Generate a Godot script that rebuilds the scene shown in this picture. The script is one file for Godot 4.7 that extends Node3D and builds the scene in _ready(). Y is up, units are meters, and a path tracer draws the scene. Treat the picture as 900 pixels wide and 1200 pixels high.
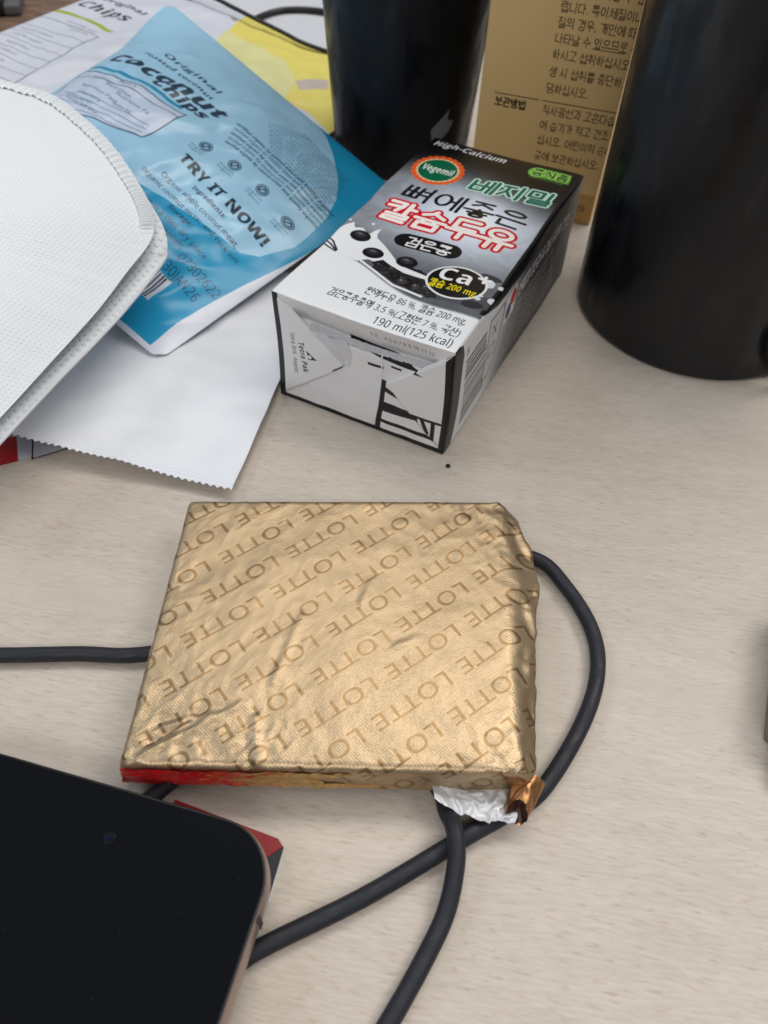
extends Node3D
# A desk top with a foil-wrapped chocolate bar, a drink carton, flasks, snack pouches, a face mask, a phone and a cable.
# Lengths are written in millimetres and turned into metres by M.

const M := 0.001
const NO := Color(0, 0, 0, 0)
var rng := RandomNumberGenerator.new()
var sans: SystemFont
var bold: SystemFont
var serif: SystemFont


# ---------------------------------------------------------------- camera, light

func camera_and_light() -> void:
	var cam := Camera3D.new()
	cam.name = "camera"
	var pitch := deg_to_rad(-49.95)
	var look := Basis(Vector3.RIGHT, pitch) * Basis(Vector3.BACK, deg_to_rad(2.65))
	cam.transform = Transform3D(look, Vector3(0, 0.1575, 0))
	var lens := CameraAttributesPhysical.new()
	lens.frustum_focal_length = 26.5
	lens.frustum_focus_distance = 0.182
	lens.frustum_near = 0.01
	lens.frustum_far = 10.0
	lens.exposure_aperture = 21.0
	cam.attributes = lens
	cam.fov = 66.87
	cam.near = 0.01
	cam.far = 10.0
	add_child(cam)
	cam.current = true

	var env := Environment.new()
	env.background_mode = Environment.BG_COLOR
	env.background_color = Color(0.165, 0.178, 0.195).linear_to_srgb()
	env.tonemap_mode = Environment.TONE_MAPPER_LINEAR
	env.tonemap_exposure = 1.05
	env.sdfgi_enabled = true
	env.ssao_enabled = true
	env.ssil_enabled = true
	var we := WorldEnvironment.new()
	we.name = "environment"
	we.environment = env
	add_child(we)

	ceiling_lamp("ceiling_lamp_003", Vector3(0.42, 1.5, -0.86), Vector2(1.7, 0.42), 1.42, Color(1.0, 0.98, 0.95))
	ceiling_lamp("ceiling_lamp", Vector3(1.15, 1.5, -0.30), Vector2(0.7, 1.2), 1.0, Color(1.0, 0.98, 0.95))
	ceiling_lamp("ceiling_lamp_002", Vector3(-0.2, 1.5, 1.15), Vector2(1.4, 0.6), 1.15, Color(1.0, 0.98, 0.95))
	ceiling_lamp("ceiling_lamp_001", Vector3(-1.5, 1.5, -0.6), Vector2(0.6, 1.2), 0.75, Color(0.90, 0.95, 1.0))


func ceiling_lamp(called: String, at: Vector3, size: Vector2, energy: float, tint: Color) -> void:
	var a := AreaLight3D.new()
	a.name = called
	a.area_size = size
	a.light_energy = energy
	a.light_color = tint
	a.shadow_enabled = true
	a.area_range = 8.0
	a.area_attenuation = 2.0
	add_child(a)
	a.look_at_from_position(at, Vector3(at.x * 0.3, 0, -0.2), Vector3(0, 0, 1))


# ---------------------------------------------------------------- drawing on textures

class Ink:
	# A picture that is drawn in millimetres: strokes, filled outlines, lettering.
	var w: int
	var h: int
	var s: float
	var px: PackedByteArray
	static var glyphs := {}

	func _init(width: float, height: float, per_mm: float, c: Color) -> void:
		s = per_mm
		w = int(width * per_mm)
		h = int(height * per_mm)
		px = PackedByteArray()
		px.resize(w * h * 4)
		for i in w * h:
			px[i * 4] = c.r8
			px[i * 4 + 1] = c.g8
			px[i * 4 + 2] = c.b8
			px[i * 4 + 3] = 255

	func texture() -> ImageTexture:
		return ImageTexture.create_from_image(Image.create_from_data(w, h, false, Image.FORMAT_RGBA8, px))

	func mixpx(i: int, c: Color, a: float) -> void:
		var k := i * 4
		px[k] = int(px[k] + (c.r * 255.0 - px[k]) * a + 0.5)
		px[k + 1] = int(px[k + 1] + (c.g * 255.0 - px[k + 1]) * a + 0.5)
		px[k + 2] = int(px[k + 2] + (c.b * 255.0 - px[k + 2]) * a + 0.5)

	func shade(f: Callable) -> void:
		for y in h:
			for x in w:
				var c: Color = f.call((x + 0.5) / s, (y + 0.5) / s)
				var k := (y * w + x) * 4
				px[k] = c.r8
				px[k + 1] = c.g8
				px[k + 2] = c.b8

	func stroke_px(a: Vector2, b: Vector2, r: float, c: Color) -> void:
		var x0 := maxi(0, int(floor(minf(a.x, b.x) - r - 1)))
		var x1 := mini(w - 1, int(ceil(maxf(a.x, b.x) + r + 1)))
		var y0 := maxi(0, int(floor(minf(a.y, b.y) - r - 1)))
		var y1 := mini(h - 1, int(ceil(maxf(a.y, b.y) + r + 1)))
		var d := b - a
		var l := maxf(d.length_squared(), 1e-6)
		var thin := minf(1.0, r * 2.0)
		for y in range(y0, y1 + 1):
			for x in range(x0, x1 + 1):
				var q := Vector2(x + 0.5, y + 0.5) - a
				var t := clampf(q.dot(d) / l, 0.0, 1.0)
				var cover := clampf(r + 0.5 - (q - d * t).length(), 0.0, 1.0)
				if cover > 0.0:
					mixpx(y * w + x, c, cover * c.a * thin)

	func line(a: Vector2, b: Vector2, width: float, c: Color) -> void:
		stroke_px(a * s, b * s, width * s * 0.5, c)

	func path(points: Array, width: float, c: Color, closed := false) -> void:
		for i in points.size() - 1:
			line(points[i], points[i + 1], width, c)
		if closed:
			line(points[-1], points[0], width, c)

	func fill_px(e: PackedVector2Array, c: Color) -> void:
		# e: pairs of points, the edges of closed outlines; exact coverage by summed areas
		if e.is_empty():
			return
		var lo := e[0]
		var hi := e[0]
		for p in e:
			lo = lo.min(p)
			hi = hi.max(p)
		var bx := int(floor(lo.x)) - 1
		var by := maxi(0, int(floor(lo.y)))
		var ey := mini(h, int(ceil(hi.y)))
		var bw := int(ceil(hi.x)) - bx + 4
		if ey <= by or bw <= 0:
			return
		var acc := PackedFloat32Array()
		acc.resize(bw * (ey - by))
		for k in range(0, e.size(), 2):
			var p0 := e[k]
			var p1 := e[k + 1]
			if p0.y == p1.y:
				continue
			var dir := 1.0
			if p0.y > p1.y:
				dir = -1.0
				var sw := p0
				p0 = p1
				p1 = sw
			var dxdy := (p1.x - p0.x) / (p1.y - p0.y)
			var x := p0.x - bx
			if p0.y < by:
				x += dxdy * (by - p0.y)
			for y in range(maxi(by, int(floor(p0.y))), mini(ey, int(ceil(p1.y)))):
				var at := (y - by) * bw
				var dy := minf(y + 1.0, p1.y) - maxf(float(y), p0.y)
				var xn := x + dxdy * dy
				var d := dy * dir
				var xa := minf(x, xn)
				var xb := maxf(x, xn)
				var fa := floorf(xa)
				var ia := int(fa)
				var ib := int(ceilf(xb))
				if ib <= ia + 1:
					var mid := 0.5 * (x + xn) - fa
					acc[at + ia] += d - d * mid
					acc[at + ia + 1] += d * mid
				else:
					var q := 1.0 / (xb - xa)
					var fr := xa - fa
					var a0 := 0.5 * q * (1.0 - fr) * (1.0 - fr)
					var fe := xb - ceilf(xb) + 1.0
					var am := 0.5 * q * fe * fe
					acc[at + ia] += d * a0
					if ib == ia + 2:
						acc[at + ia + 1] += d * (1.0 - a0 - am)
					else:
						var a1 := q * (1.5 - fr)
						acc[at + ia + 1] += d * (a1 - a0)
						for xi in range(ia + 2, ib - 1):
							acc[at + xi] += d * q
						var a2 := a1 + (ib - ia - 3) * q
						acc[at + ib - 1] += d * (1.0 - a2 - am)
					acc[at + ib] += d * am
				x = xn
		for y in range(by, ey):
			var sum := 0.0
			for i in bw:
				sum += acc[(y - by) * bw + i]
				var xx := bx + i
				if xx >= 0 and xx < w:
					var a := minf(absf(sum), 1.0)
					if a > 0.004:
						mixpx(y * w + xx, c, a * c.a)

	func poly(points: Array, c: Color) -> void:
		var e := PackedVector2Array()
		for i in points.size():
			e.append(points[i] * s)
			e.append(points[(i + 1) % points.size()] * s)
		fill_px(e, c)

	func oval(m: Vector2, rx: float, ry: float, c: Color, tilt := 0.0, frill := 0.0, lobes := 0) -> void:
		var p := []
		var n := 64 if lobes == 0 else lobes * 8
		for i in n:
			var t := TAU * i / n
			var k := 1.0 + (frill * cos(t * lobes) if lobes else 0.0)
			p.append(m + Vector2(cos(t) * rx * k, sin(t) * ry * k).rotated(tilt))
		poly(p, c)

	func ring(m: Vector2, rx: float, ry: float, width: float, c: Color) -> void:
		var p := []
		for i in 28:
			p.append(m + Vector2(cos(TAU * i / 28) * rx, sin(TAU * i / 28) * ry))
		path(p, width, c, true)

	# -- lettering: Latin from the font's outlines, Hangul from strokes
	static func outline(ch: String, font: Font) -> PackedVector2Array:
		var key := [ch, font]
		if not glyphs.has(key):
			var t := TextMesh.new()
			t.text = ch
			t.font = font
			t.font_size = 100
			t.pixel_size = 0.01
			t.depth = 0.0
			t.curve_step = 2.0
			t.horizontal_alignment = HORIZONTAL_ALIGNMENT_LEFT
			t.vertical_alignment = VERTICAL_ALIGNMENT_TOP
			var a := t.get_mesh_arrays()
			var e := PackedVector2Array()
			if a.size() and a[Mesh.ARRAY_VERTEX] != null:
				var v: PackedVector3Array = a[Mesh.ARRAY_VERTEX]
				var ix: PackedInt32Array = a[Mesh.ARRAY_INDEX] if a[Mesh.ARRAY_INDEX] != null else PackedInt32Array(range(v.size()))
				var up := font.get_ascent(100) / 100.0
				for k in range(0, ix.size(), 3):
					var q := []
					for j in 3:
						var p := v[ix[k + j]]
						q.append(Vector2(p.x, -p.y - up))
					if (q[1] - q[0]).cross(q[2] - q[0]) < 0:
						q.reverse()
					for j in 3:
						e.append(q[j])
						e.append(q[(j + 1) % 3])
			glyphs[key] = e
		return glyphs[key]

	static func hangul(ch: String) -> bool:
		var u := ch.unicode_at(0)
		return u >= 0xAC00 and u <= 0xD7A3

	func text(str_: String, a: Vector2, b: Vector2, size: float, c: Color, font: Font, weight := 0.09, lean := 0.0, over := 0.0, flip := 1.0) -> void:
		# a..b: the base line in mm; size: the em in mm; weight: Hangul stroke over em; over: extra stroke (outlines)
		var total := 0.0
		var adv := []
		for ch in str_:
			var n := 0.94 if hangul(ch) else 0.3 if ch == " " else font.get_string_size(ch, HORIZONTAL_ALIGNMENT_LEFT, -1, 100).x / 100.0
			adv.append(n)
			total += n
		var along := (b - a) / total * s
		var up := (b - a).normalized().orthogonal() * size * s * flip   # points up on the page
		var at := a * s
		for i in str_.length():
			var ch := str_[i]
			if hangul(ch):
				for st in HangulStrokes.of(ch):
					for k in st.size() - 1:
						var q := []
						for j in [k, k + 1]:
							var p: Vector2 = st[j]
							var y := (0.86 - p.y * 0.94)
							q.append(at + along * (p.x * 0.84 + 0.05 + y * lean) + up * y)
						stroke_px(q[0], q[1], (weight * size * 0.5 + over) * s, c)
			elif ch != " ":
				var e := outline(ch, font)
				var t := PackedVector2Array()
				for p in e:
					t.append(at + along * (p.x - p.y * lean) - up * p.y)
				if over > 0.0:
					for k in range(0, t.size(), 2):
						stroke_px(t[k], t[k + 1], over * s, c)
				fill_px(t, c)
			at += along * adv[i]


class HangulStrokes:
	const L := "ㄱㄲㄴㄷㄸㄹㅁㅂㅃㅅㅆㅇㅈㅉㅊㅋㅌㅍㅎ"
	const V := "ㅏㅐㅑㅒㅓㅔㅕㅖㅗㅘㅙㅚㅛㅜㅝㅞㅟㅠㅡㅢㅣ"
	const T := [" ", "ㄱ", "ㄲ", "ㄱㅅ", "ㄴ", "ㄴㅈ", "ㄴㅎ", "ㄷ", "ㄹ", "ㄹㄱ", "ㄹㅁ", "ㄹㅂ", "ㄹㅅ", "ㄹㅌ", "ㄹㅍ", "ㄹㅎ", "ㅁ", "ㅂ", "ㅂㅅ", "ㅅ", "ㅆ", "ㅇ", "ㅈ", "ㅊ", "ㅋ", "ㅌ", "ㅍ", "ㅎ"]
	const TWICE := {"ㄲ": "ㄱㄱ", "ㄸ": "ㄷㄷ", "ㅃ": "ㅂㅂ", "ㅆ": "ㅅㅅ", "ㅉ": "ㅈㅈ"}
	const SPLIT := {"ㅘ": "ㅗㅏ", "ㅙ": "ㅗㅐ", "ㅚ": "ㅗㅣ", "ㅝ": "ㅜㅓ", "ㅞ": "ㅜㅔ", "ㅟ": "ㅜㅣ", "ㅢ": "ㅡㅣ"}
	static var known := {}

	static func circle(x: float, y: float, rx: float, ry: float) -> Array:
		var p := []
		for i in 19:
			p.append(Vector2(x + rx * sin(TAU * i / 18), y - ry * cos(TAU * i / 18)))
		return p

	static func poly(n: Array) -> Array:
		var p := []
		for i in range(0, n.size(), 2):
			p.append(Vector2(n[i], n[i + 1]))
		return p

	static func jamo(j: String) -> Array:
		match j:
			"ㄱ": return [poly([0, 0, 1, 0, 0.92, 0.5, 0.7, 1])]
			"ㄴ": return [poly([0, 0, 0, 1, 1, 1])]
			"ㄷ": return [poly([1, 0, 0, 0, 0, 1, 1, 1])]
			"ㄹ": return [poly([0, 0, 1, 0, 1, 0.5, 0, 0.5, 0, 1, 1, 1])]
			"ㅁ": return [poly([0, 0, 1, 0, 1, 1, 0, 1, 0, 0])]
			"ㅂ": return [poly([0, 0, 0, 1, 1, 1, 1, 0]), poly([0, 0.48, 1, 0.48])]
			"ㅅ": return [poly([0.52, 0, 0.42, 0.45, 0, 1]), poly([0.46, 0.4, 1, 1])]
			"ㅇ": return [circle(0.5, 0.5, 0.5, 0.5)]
			"ㅈ": return [poly([0.02, 0, 0.98, 0]), poly([0.5, 0, 0.42, 0.5, 0, 1]), poly([0.46, 0.45, 1, 1])]
			"ㅊ": return [poly([0.3, 0, 0.7, 0]), poly([0.02, 0.28, 0.98, 0.28]), poly([0.5, 0.28, 0.4, 0.65, 0, 1]), poly([0.46, 0.6, 1, 1])]
			"ㅋ": return [poly([0, 0, 1, 0, 0.92, 0.5, 0.7, 1]), poly([0, 0.5, 0.92, 0.44])]
			"ㅌ": return [poly([1, 0, 0, 0, 0, 1, 1, 1]), poly([0, 0.5, 0.95, 0.5])]
			"ㅍ": return [poly([0, 0, 1, 0]), poly([0, 1, 1, 1]), poly([0.3, 0, 0.3, 1]), poly([0.7, 0, 0.7, 1])]
			"ㅎ": return [poly([0.3, 0, 0.7, 0]), poly([0, 0.26, 1, 0.26]), circle(0.5, 0.72, 0.33, 0.28)]
			"ㅏ": return [poly([0.4, 0, 0.4, 1]), poly([0.4, 0.45, 1, 0.45])]
			"ㅐ": return [poly([0.2, 0.03, 0.2, 0.97]), poly([0.85, 0, 0.85, 1]), poly([0.2, 0.47, 0.85, 0.47])]
			"ㅑ": return [poly([0.4, 0, 0.4, 1]), poly([0.4, 0.32, 1, 0.32]), poly([0.4, 0.6, 1, 0.6])]
			"ㅒ": return [poly([0.2, 0.03, 0.2, 0.97]), poly([0.85, 0, 0.85, 1]), poly([0.2, 0.35, 0.85, 0.35]), poly([0.2, 0.6, 0.85, 0.6])]
			"ㅓ": return [poly([0.8, 0, 0.8, 1]), poly([0.1, 0.45, 0.8, 0.45])]
			"ㅔ": return [poly([0.45, 0.03, 0.45, 0.97]), poly([0.95, 0, 0.95, 1]), poly([-0.15, 0.45, 0.45, 0.45])]
			"ㅕ": return [poly([0.8, 0, 0.8, 1]), poly([0.1, 0.3, 0.8, 0.3]), poly([0.1, 0.58, 0.8, 0.58])]
			"ㅖ": return [poly([0.45, 0.03, 0.45, 0.97]), poly([0.95, 0, 0.95, 1]), poly([-0.1, 0.32, 0.45, 0.32]), poly([-0.1, 0.58, 0.45, 0.58])]
			"ㅗ": return [poly([0, 0.85, 1, 0.85]), poly([0.5, 0.15, 0.5, 0.85])]
			"ㅛ": return [poly([0, 0.85, 1, 0.85]), poly([0.32, 0.15, 0.32, 0.85]), poly([0.68, 0.15, 0.68, 0.85])]
			"ㅜ": return [poly([0, 0.2, 1, 0.2]), poly([0.5, 0.2, 0.5, 1])]
			"ㅠ": return [poly([0, 0.2, 1, 0.2]), poly([0.32, 0.2, 0.3, 1]), poly([0.68, 0.2, 0.68, 1])]
			"ㅡ": return [poly([0, 0.5, 1, 0.5])]
			"ㅣ": return [poly([0.6, 0, 0.6, 1])]
		return []

	static func put(out: Array, js: String, x0: float, y0: float, x1: float, y1: float) -> void:
		if TWICE.has(js):
			js = TWICE[js]
		var n := js.length()
		for i in n:
			var ax := x0 + (x1 - x0) * (i + (0.06 if i else 0.0)) / n
			var bx := x0 + (x1 - x0) * (i + 1 - (0.06 if i < n - 1 else 0.0)) / n
			for st in jamo(js[i]):
				var p := []
				for q: Vector2 in st:
					p.append(Vector2(lerpf(ax, bx, q.x), lerpf(y0, y1, q.y)))
				out.append(p)

	static func of(ch: String) -> Array:
		if known.has(ch):
			return known[ch]
		var k := ch.unicode_at(0) - 0xAC00
		var l := L[k / 588]
		var v := V[(k % 588) / 28]
		var t: String = T[k % 28]
		var out := []
		var has := t != " "
		if v in "ㅏㅐㅑㅒㅓㅔㅕㅖㅣ":
			put(out, l, 0.06, 0.1 if not has else 0.04, 0.54, 0.84 if not has else 0.5)
			put(out, v, 0.6, 0.0, 0.98, 1.0 if not has else 0.58)
			if has:
				put(out, t, 0.2, 0.68, 0.9, 1.0)
		elif SPLIT.has(v):
			var hv: String = SPLIT[v]
			put(out, l, 0.1, 0.04, 0.56, 0.48 if not has else 0.3)
			put(out, hv[0], 0.0, 0.52 if not has else 0.34, 0.66, 0.88 if not has else 0.58)
			put(out, hv[1], 0.66, 0.0, 1.0, 1.0 if not has else 0.62)
			if has:
				put(out, t, 0.2, 0.7, 0.9, 1.0)
		else:
			put(out, l, 0.16, 0.02, 0.84, 0.46 if not has else 0.3)
			put(out, v, 0.0, 0.5, 1.0, 0.98 if not has else 0.62)
			if has:
				put(out, t, 0.18, 0.7, 0.82, 1.0)
		known[ch] = out
		return out


# ---------------------------------------------------------------- small helpers

func mat(c: Color, rough := 0.5, metal := 0.0) -> StandardMaterial3D:
	var m := StandardMaterial3D.new()
	m.albedo_color = c
	m.roughness = rough
	m.metallic = metal
	return m


func printed(t: Texture2D, rough := 0.4) -> StandardMaterial3D:
	var m := mat(Color.WHITE, rough)
	m.albedo_texture = t
	return m


func noise(seed_: int, freq: float, octaves := 3, ridged := false) -> FastNoiseLite:
	var n := FastNoiseLite.new()
	n.seed = seed_
	n.frequency = freq
	n.noise_type = FastNoiseLite.TYPE_SIMPLEX_SMOOTH
	n.fractal_octaves = octaves
	n.fractal_type = FastNoiseLite.FRACTAL_RIDGED if ridged else FastNoiseLite.FRACTAL_FBM
	return n


func relief(m: StandardMaterial3D, t: Texture2D, cm: float) -> void:
	m.heightmap_enabled = true
	m.heightmap_texture = t
	m.heightmap_scale = cm


func smear(m: StandardMaterial3D, seed_: int, low: float, high: float, times: Vector3) -> void:
	# uneven gloss: fingerprints and rubbed places
	var n := noise(seed_, 0.012, 5).get_seamless_image(512, 512)
	var d := n.get_data()
	for i in d.size():
		d[i] = int(255.0 * lerpf(low, high, smoothstep(0.3, 0.7, d[i] / 255.0)))
	m.roughness = 1.0
	m.roughness_texture = ImageTexture.create_from_image(Image.create_from_data(512, 512, false, Image.FORMAT_L8, d))
	m.uv1_scale = times


func grain_texture(seed_: int, freq: float, side := 256) -> ImageTexture:
	var n := noise(seed_, freq)
	return ImageTexture.create_from_image(n.get_seamless_image(side, side))


func finish(st: SurfaceTool) -> ArrayMesh:
	st.generate_normals()
	return st.commit()


# a grid of points f(u, v), in mm; v runs so that the face looks up when u is right and v is near
func sheet(nu: int, nv: int, f: Callable, flip := false, uvf = null, st: SurfaceTool = null) -> SurfaceTool:
	var first := st == null
	if first:
		st = SurfaceTool.new()
		st.begin(Mesh.PRIMITIVE_TRIANGLES)
	var base: int = 0 if first else st.get_meta("n", 0)
	for j in nv + 1:
		for i in nu + 1:
			var u := float(i) / nu
			var v := float(j) / nv
			st.set_uv(uvf.call(u, v) if uvf != null else Vector2(u, v))
			st.add_vertex(f.call(u, v) * M)
	for j in nv:
		for i in nu:
			var a := base + j * (nu + 1) + i
			var b := a + 1
			var c := a + nu + 1
			var d := c + 1
			for k in ([a, b, c, b, d, c] if not flip else [a, c, b, b, c, d]):
				st.add_index(k)
	st.set_meta("n", base + (nu + 1) * (nv + 1))
	return st


func part(called: String, mesh: Mesh, m: Material, parent: Node3D, label := "") -> MeshInstance3D:
	var o := MeshInstance3D.new()
	o.name = called
	o.mesh = mesh
	o.material_override = m
	parent.add_child(o, true)
	if label:
		o.set_meta("label", label)
	return o


func thing(called: String, label: String, category: String, at := Vector3.ZERO, turn := 0.0, group := "") -> Node3D:
	var o := Node3D.new()
	o.name = called
	add_child(o, true)
	o.position = at * M
	o.rotation.y = turn
	o.set_meta("label", label)
	o.set_meta("category", category)
	if group:
		o.set_meta("group", group)
	return o


func alone(called: String, mesh: Mesh, m: Material, label: String, category: String, at := Vector3.ZERO, turn := 0.0) -> MeshInstance3D:
	var o := part(called, mesh, m, self)
	o.position = at * M
	o.rotation.y = turn
	o.set_meta("label", label)
	o.set_meta("category", category)
	return o


# one face of a box with rounded edges (mm, centred on the middle of its base). axis 0 x, 1 y, 2 z
func box_face(h: Vector3, r: float, axis: int, side: float, uvf: Callable, st: SurfaceTool = null, n := 8, bend = null) -> SurfaceTool:
	var ua := [2, 0, 0][axis] as int
	var va := [1, 2, 1][axis] as int
	var steps := func(half: float) -> Array:
		var a := []
		var e := r / half
		for k in 4:
			a.append(-1.0 + e * k / 3.0)
		for k in range(1, n):
			a.append(-1.0 + e + (2.0 - 2.0 * e) * k / n)
		for k in 4:
			a.append(1.0 - e + e * k / 3.0)
		return a
	var us: Array = steps.call(h[ua])
	var vs: Array = steps.call(h[va])
	var place := func(u: float, v: float) -> Vector3:
		var p := Vector3.ZERO
		p[axis] = side * h[axis]
		p[ua] = us[int(round(u * (us.size() - 1)))] * h[ua]
		p[va] = vs[int(round(v * (vs.size() - 1)))] * h[va]
		var q := p.clamp(-(h - Vector3(r, r, r)), h - Vector3(r, r, r))
		return q + (p - q).normalized() * r
	var flip := (axis == 1) != (side > 0)
	if axis == 0:
		flip = side > 0
	elif axis == 2:
		flip = side > 0
	else:
		flip = side < 0
	if axis == 2:
		flip = not flip
		flip = not flip
	return sheet(us.size() - 1, vs.size() - 1,
		func(u, v):
			var p: Vector3 = place.call(u, v)
			p.y += h.y
			return bend.call(p) if bend != null else p,
		flip if axis != 0 else not flip,
		func(u, v):
			var p: Vector3 = place.call(u, v)
			p.y += h.y
			return uvf.call(p),
		st)


func round_box(size: Vector3, r: float, n := 2) -> ArrayMesh:
	var st: SurfaceTool = null
	for axis in 3:
		for side in [-1.0, 1.0]:
			st = box_face(size / 2.0, r, axis, side, func(p): return Vector2(p.x, p.z) * 0.02, st, n)
	return finish(st)


# a tube through points (mm)
func tube(points: Array, radius: float, sides := 20, step := 1.0) -> ArrayMesh:
	var c := Curve3D.new()
	for i in points.size():
		var p: Vector3 = points[i]
		var a: Vector3 = points[maxi(i - 1, 0)]
		var b: Vector3 = points[mini(i + 1, points.size() - 1)]
		var t := (b - a) / 6.0
		c.add_point(p, -t, t)
	var l := c.get_baked_length()
	var n := int(l / step)
	var up := Vector3.UP
	var rings := []
	for i in n + 1:
		var x := c.sample_baked(l * i / n, true)
		var y := c.sample_baked(minf(l * i / n + 0.3, l), true)
		var z := c.sample_baked(maxf(l * i / n - 0.3, 0.0), true)
		var d := (y - z).normalized()
		var side := d.cross(up).normalized()
		rings.append([x, side, side.cross(d)])
	return finish(sheet(sides, n, func(u, v):
		var k: Array = rings[int(round(v * n))]
		return k[0] + (k[1] * cos(u * TAU) + k[2] * sin(u * TAU)) * radius, false,
		func(u, v): return Vector2(u, v * l / 20.0)))


# a body of revolution: profile of (radius, height), mm
func lathe(profile: Array, sides := 64) -> ArrayMesh:
	var n := profile.size() - 1
	return finish(sheet(sides, n, func(u, v):
		var p: Vector2 = profile[int(round(v * n))]
		return Vector3(sin(u * TAU) * p.x, p.y, cos(u * TAU) * p.x), true))


# rounded corner profile steps between two directions
func fillet(a: Vector2, b: Vector2, c: Vector2, r: float) -> Array:
	var d0 := (a - b).normalized()
	var d1 := (c - b).normalized()
	var out := []
	for k in 6:
		var t := k / 5.0
		var p := b + d0 * r
		var q := b + d1 * r
		out.append(p.lerp(b, t).lerp(b.lerp(q, t), t))
	return out


# a flat outline (x, z in mm) with thickness
func slab(outline: Array, y0: float, y1: float) -> ArrayMesh:
	var pts := PackedVector2Array()
	for p in outline:
		pts.append(p)
	if Geometry2D.is_polygon_clockwise(pts):
		pts.reverse()
	var tri := Geometry2D.triangulate_polygon(pts)
	var st := SurfaceTool.new()
	st.begin(Mesh.PRIMITIVE_TRIANGLES)
	st.set_smooth_group(-1)
	for k in range(0, tri.size(), 3):
		var a := pts[tri[k]]
		var b := pts[tri[k + 1]]
		var c := pts[tri[k + 2]]
		if (b - a).cross(c - a) < 0:
			var sw := b
			b = c
			c = sw
		for p in [a, b, c]:
			st.set_uv(p * 0.02)
			st.add_vertex(Vector3(p.x, y1, p.y) * M)
		for p in [a, c, b]:
			st.set_uv(p * 0.02)
			st.add_vertex(Vector3(p.x, y0, p.y) * M)
	for i in pts.size():
		var a := pts[i]
		var b := pts[(i + 1) % pts.size()]
		for q in [[a, y1], [a, y0], [b, y1], [b, y1], [a, y0], [b, y0]]:
			st.set_uv(Vector2((q[0].x + q[0].y) * 0.02, q[1] * 0.02))
			st.add_vertex(Vector3(q[0].x, q[1], q[0].y) * M)
	return finish(st)


func bil(a: Vector3, b: Vector3, c: Vector3, d: Vector3, u: float, v: float) -> Vector3:
	return a.lerp(b, u).lerp(d.lerp(c, u), v)


func along(points: Array, t: float) -> Vector3:
	# Catmull-Rom through points, t 0..1
	var n := points.size() - 1
	var x := clampf(t, 0.0, 1.0) * n
	var i := mini(int(x), n - 1)
	var p0: Vector3 = points[maxi(i - 1, 0)]
	var p1: Vector3 = points[i]
	var p2: Vector3 = points[i + 1]
	var p3: Vector3 = points[mini(i + 2, n)]
	return p1.cubic_interpolate(p2, p0, p3, x - i)


# ---------------------------------------------------------------- the desk

func desk() -> void:
	# light maple laminate: stretched noise in several widths, blended per pixel
	var side := 2048
	var fine := noise(11, 0.030, 3).get_seamless_image(256, 2048)
	fine.resize(side, side, Image.INTERPOLATE_CUBIC)
	var hair := noise(12, 0.17, 2).get_seamless_image(230, 2048)
	hair.resize(side, side, Image.INTERPOLATE_CUBIC)
	var cloud := noise(13, 0.018, 3).get_seamless_image(256, 512)
	cloud.resize(side, side, Image.INTERPOLATE_CUBIC)
	var dash := noise(14, 0.12, 2).get_seamless_image(420, 2048)
	dash.resize(side, side, Image.INTERPOLATE_CUBIC)
	var a := fine.get_data()
	var b := hair.get_data()
	var c := cloud.get_data()
	var d := dash.get_data()
	var px := PackedByteArray()
	px.resize(side * side * 3)
	var hp := PackedByteArray()
	hp.resize(side * side)
	for i in side * side:
		var t := (a[i] - 128) * 0.035 + (b[i] - 128) * 0.065 + (c[i] - 128) * 0.025
		var k := maxf(0.0, d[i] - 172.0) * 0.38   # short tan flecks
		px[i * 3] = clampi(int(199 + t - k * 0.55), 0, 255)
		px[i * 3 + 1] = clampi(int(189 + t - k * 0.75), 0, 255)
		px[i * 3 + 2] = clampi(int(178 + t * 1.05 - k * 0.95), 0, 255)
		hp[i] = clampi(int(128 + (b[i] - 128) * 0.6 - k), 0, 255)
	var m := mat(Color.WHITE, 0.46)
	m.albedo_texture = ImageTexture.create_from_image(Image.create_from_data(side, side, false, Image.FORMAT_RGB8, px))
	relief(m, ImageTexture.create_from_image(Image.create_from_data(side, side, false, Image.FORMAT_L8, hp)), 0.004)
	m.metallic_specular = 0.42
	var st: SurfaceTool = null
	var h := Vector3(480, 12.5, 385)
	for axis in 3:
		for s in [-1.0, 1.0]:
			st = box_face(h, 2.0, axis, s, func(p):
				var q := Vector2(p.x, p.z + (0.0 if axis == 1 else p.y)).rotated(-0.14)
				return q / 250.0, st, 4)
	var o := part("desk", finish(st), m, self)
	o.position = Vector3(-20, -25, -235) * M
	o.set_meta("kind", "structure")
	o.set_meta("label", "light maple laminate desk top with fine streaked grain")
	# tiny dark crumb in front of the carton
	var cr := SphereMesh.new()
	cr.radius = 0.0007
	cr.height = 0.0009
	cr.radial_segments = 9
	cr.rings = 5
	alone("crumb", cr, mat(Color(0.10, 0.08, 0.07), 0.9), "tiny dark crumb on the desk just in front of the milk carton", "crumb", Vector3(17.3, 0.4, -150))


# ---------------------------------------------------------------- chocolate bar in gold foil

const BW := 77.0
const BL := 68.0
const WALL := 8.0
var crease: FastNoiseLite
var puff: FastNoiseLite
var crumple: FastNoiseLite
var skirt := Curve.new()


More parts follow.
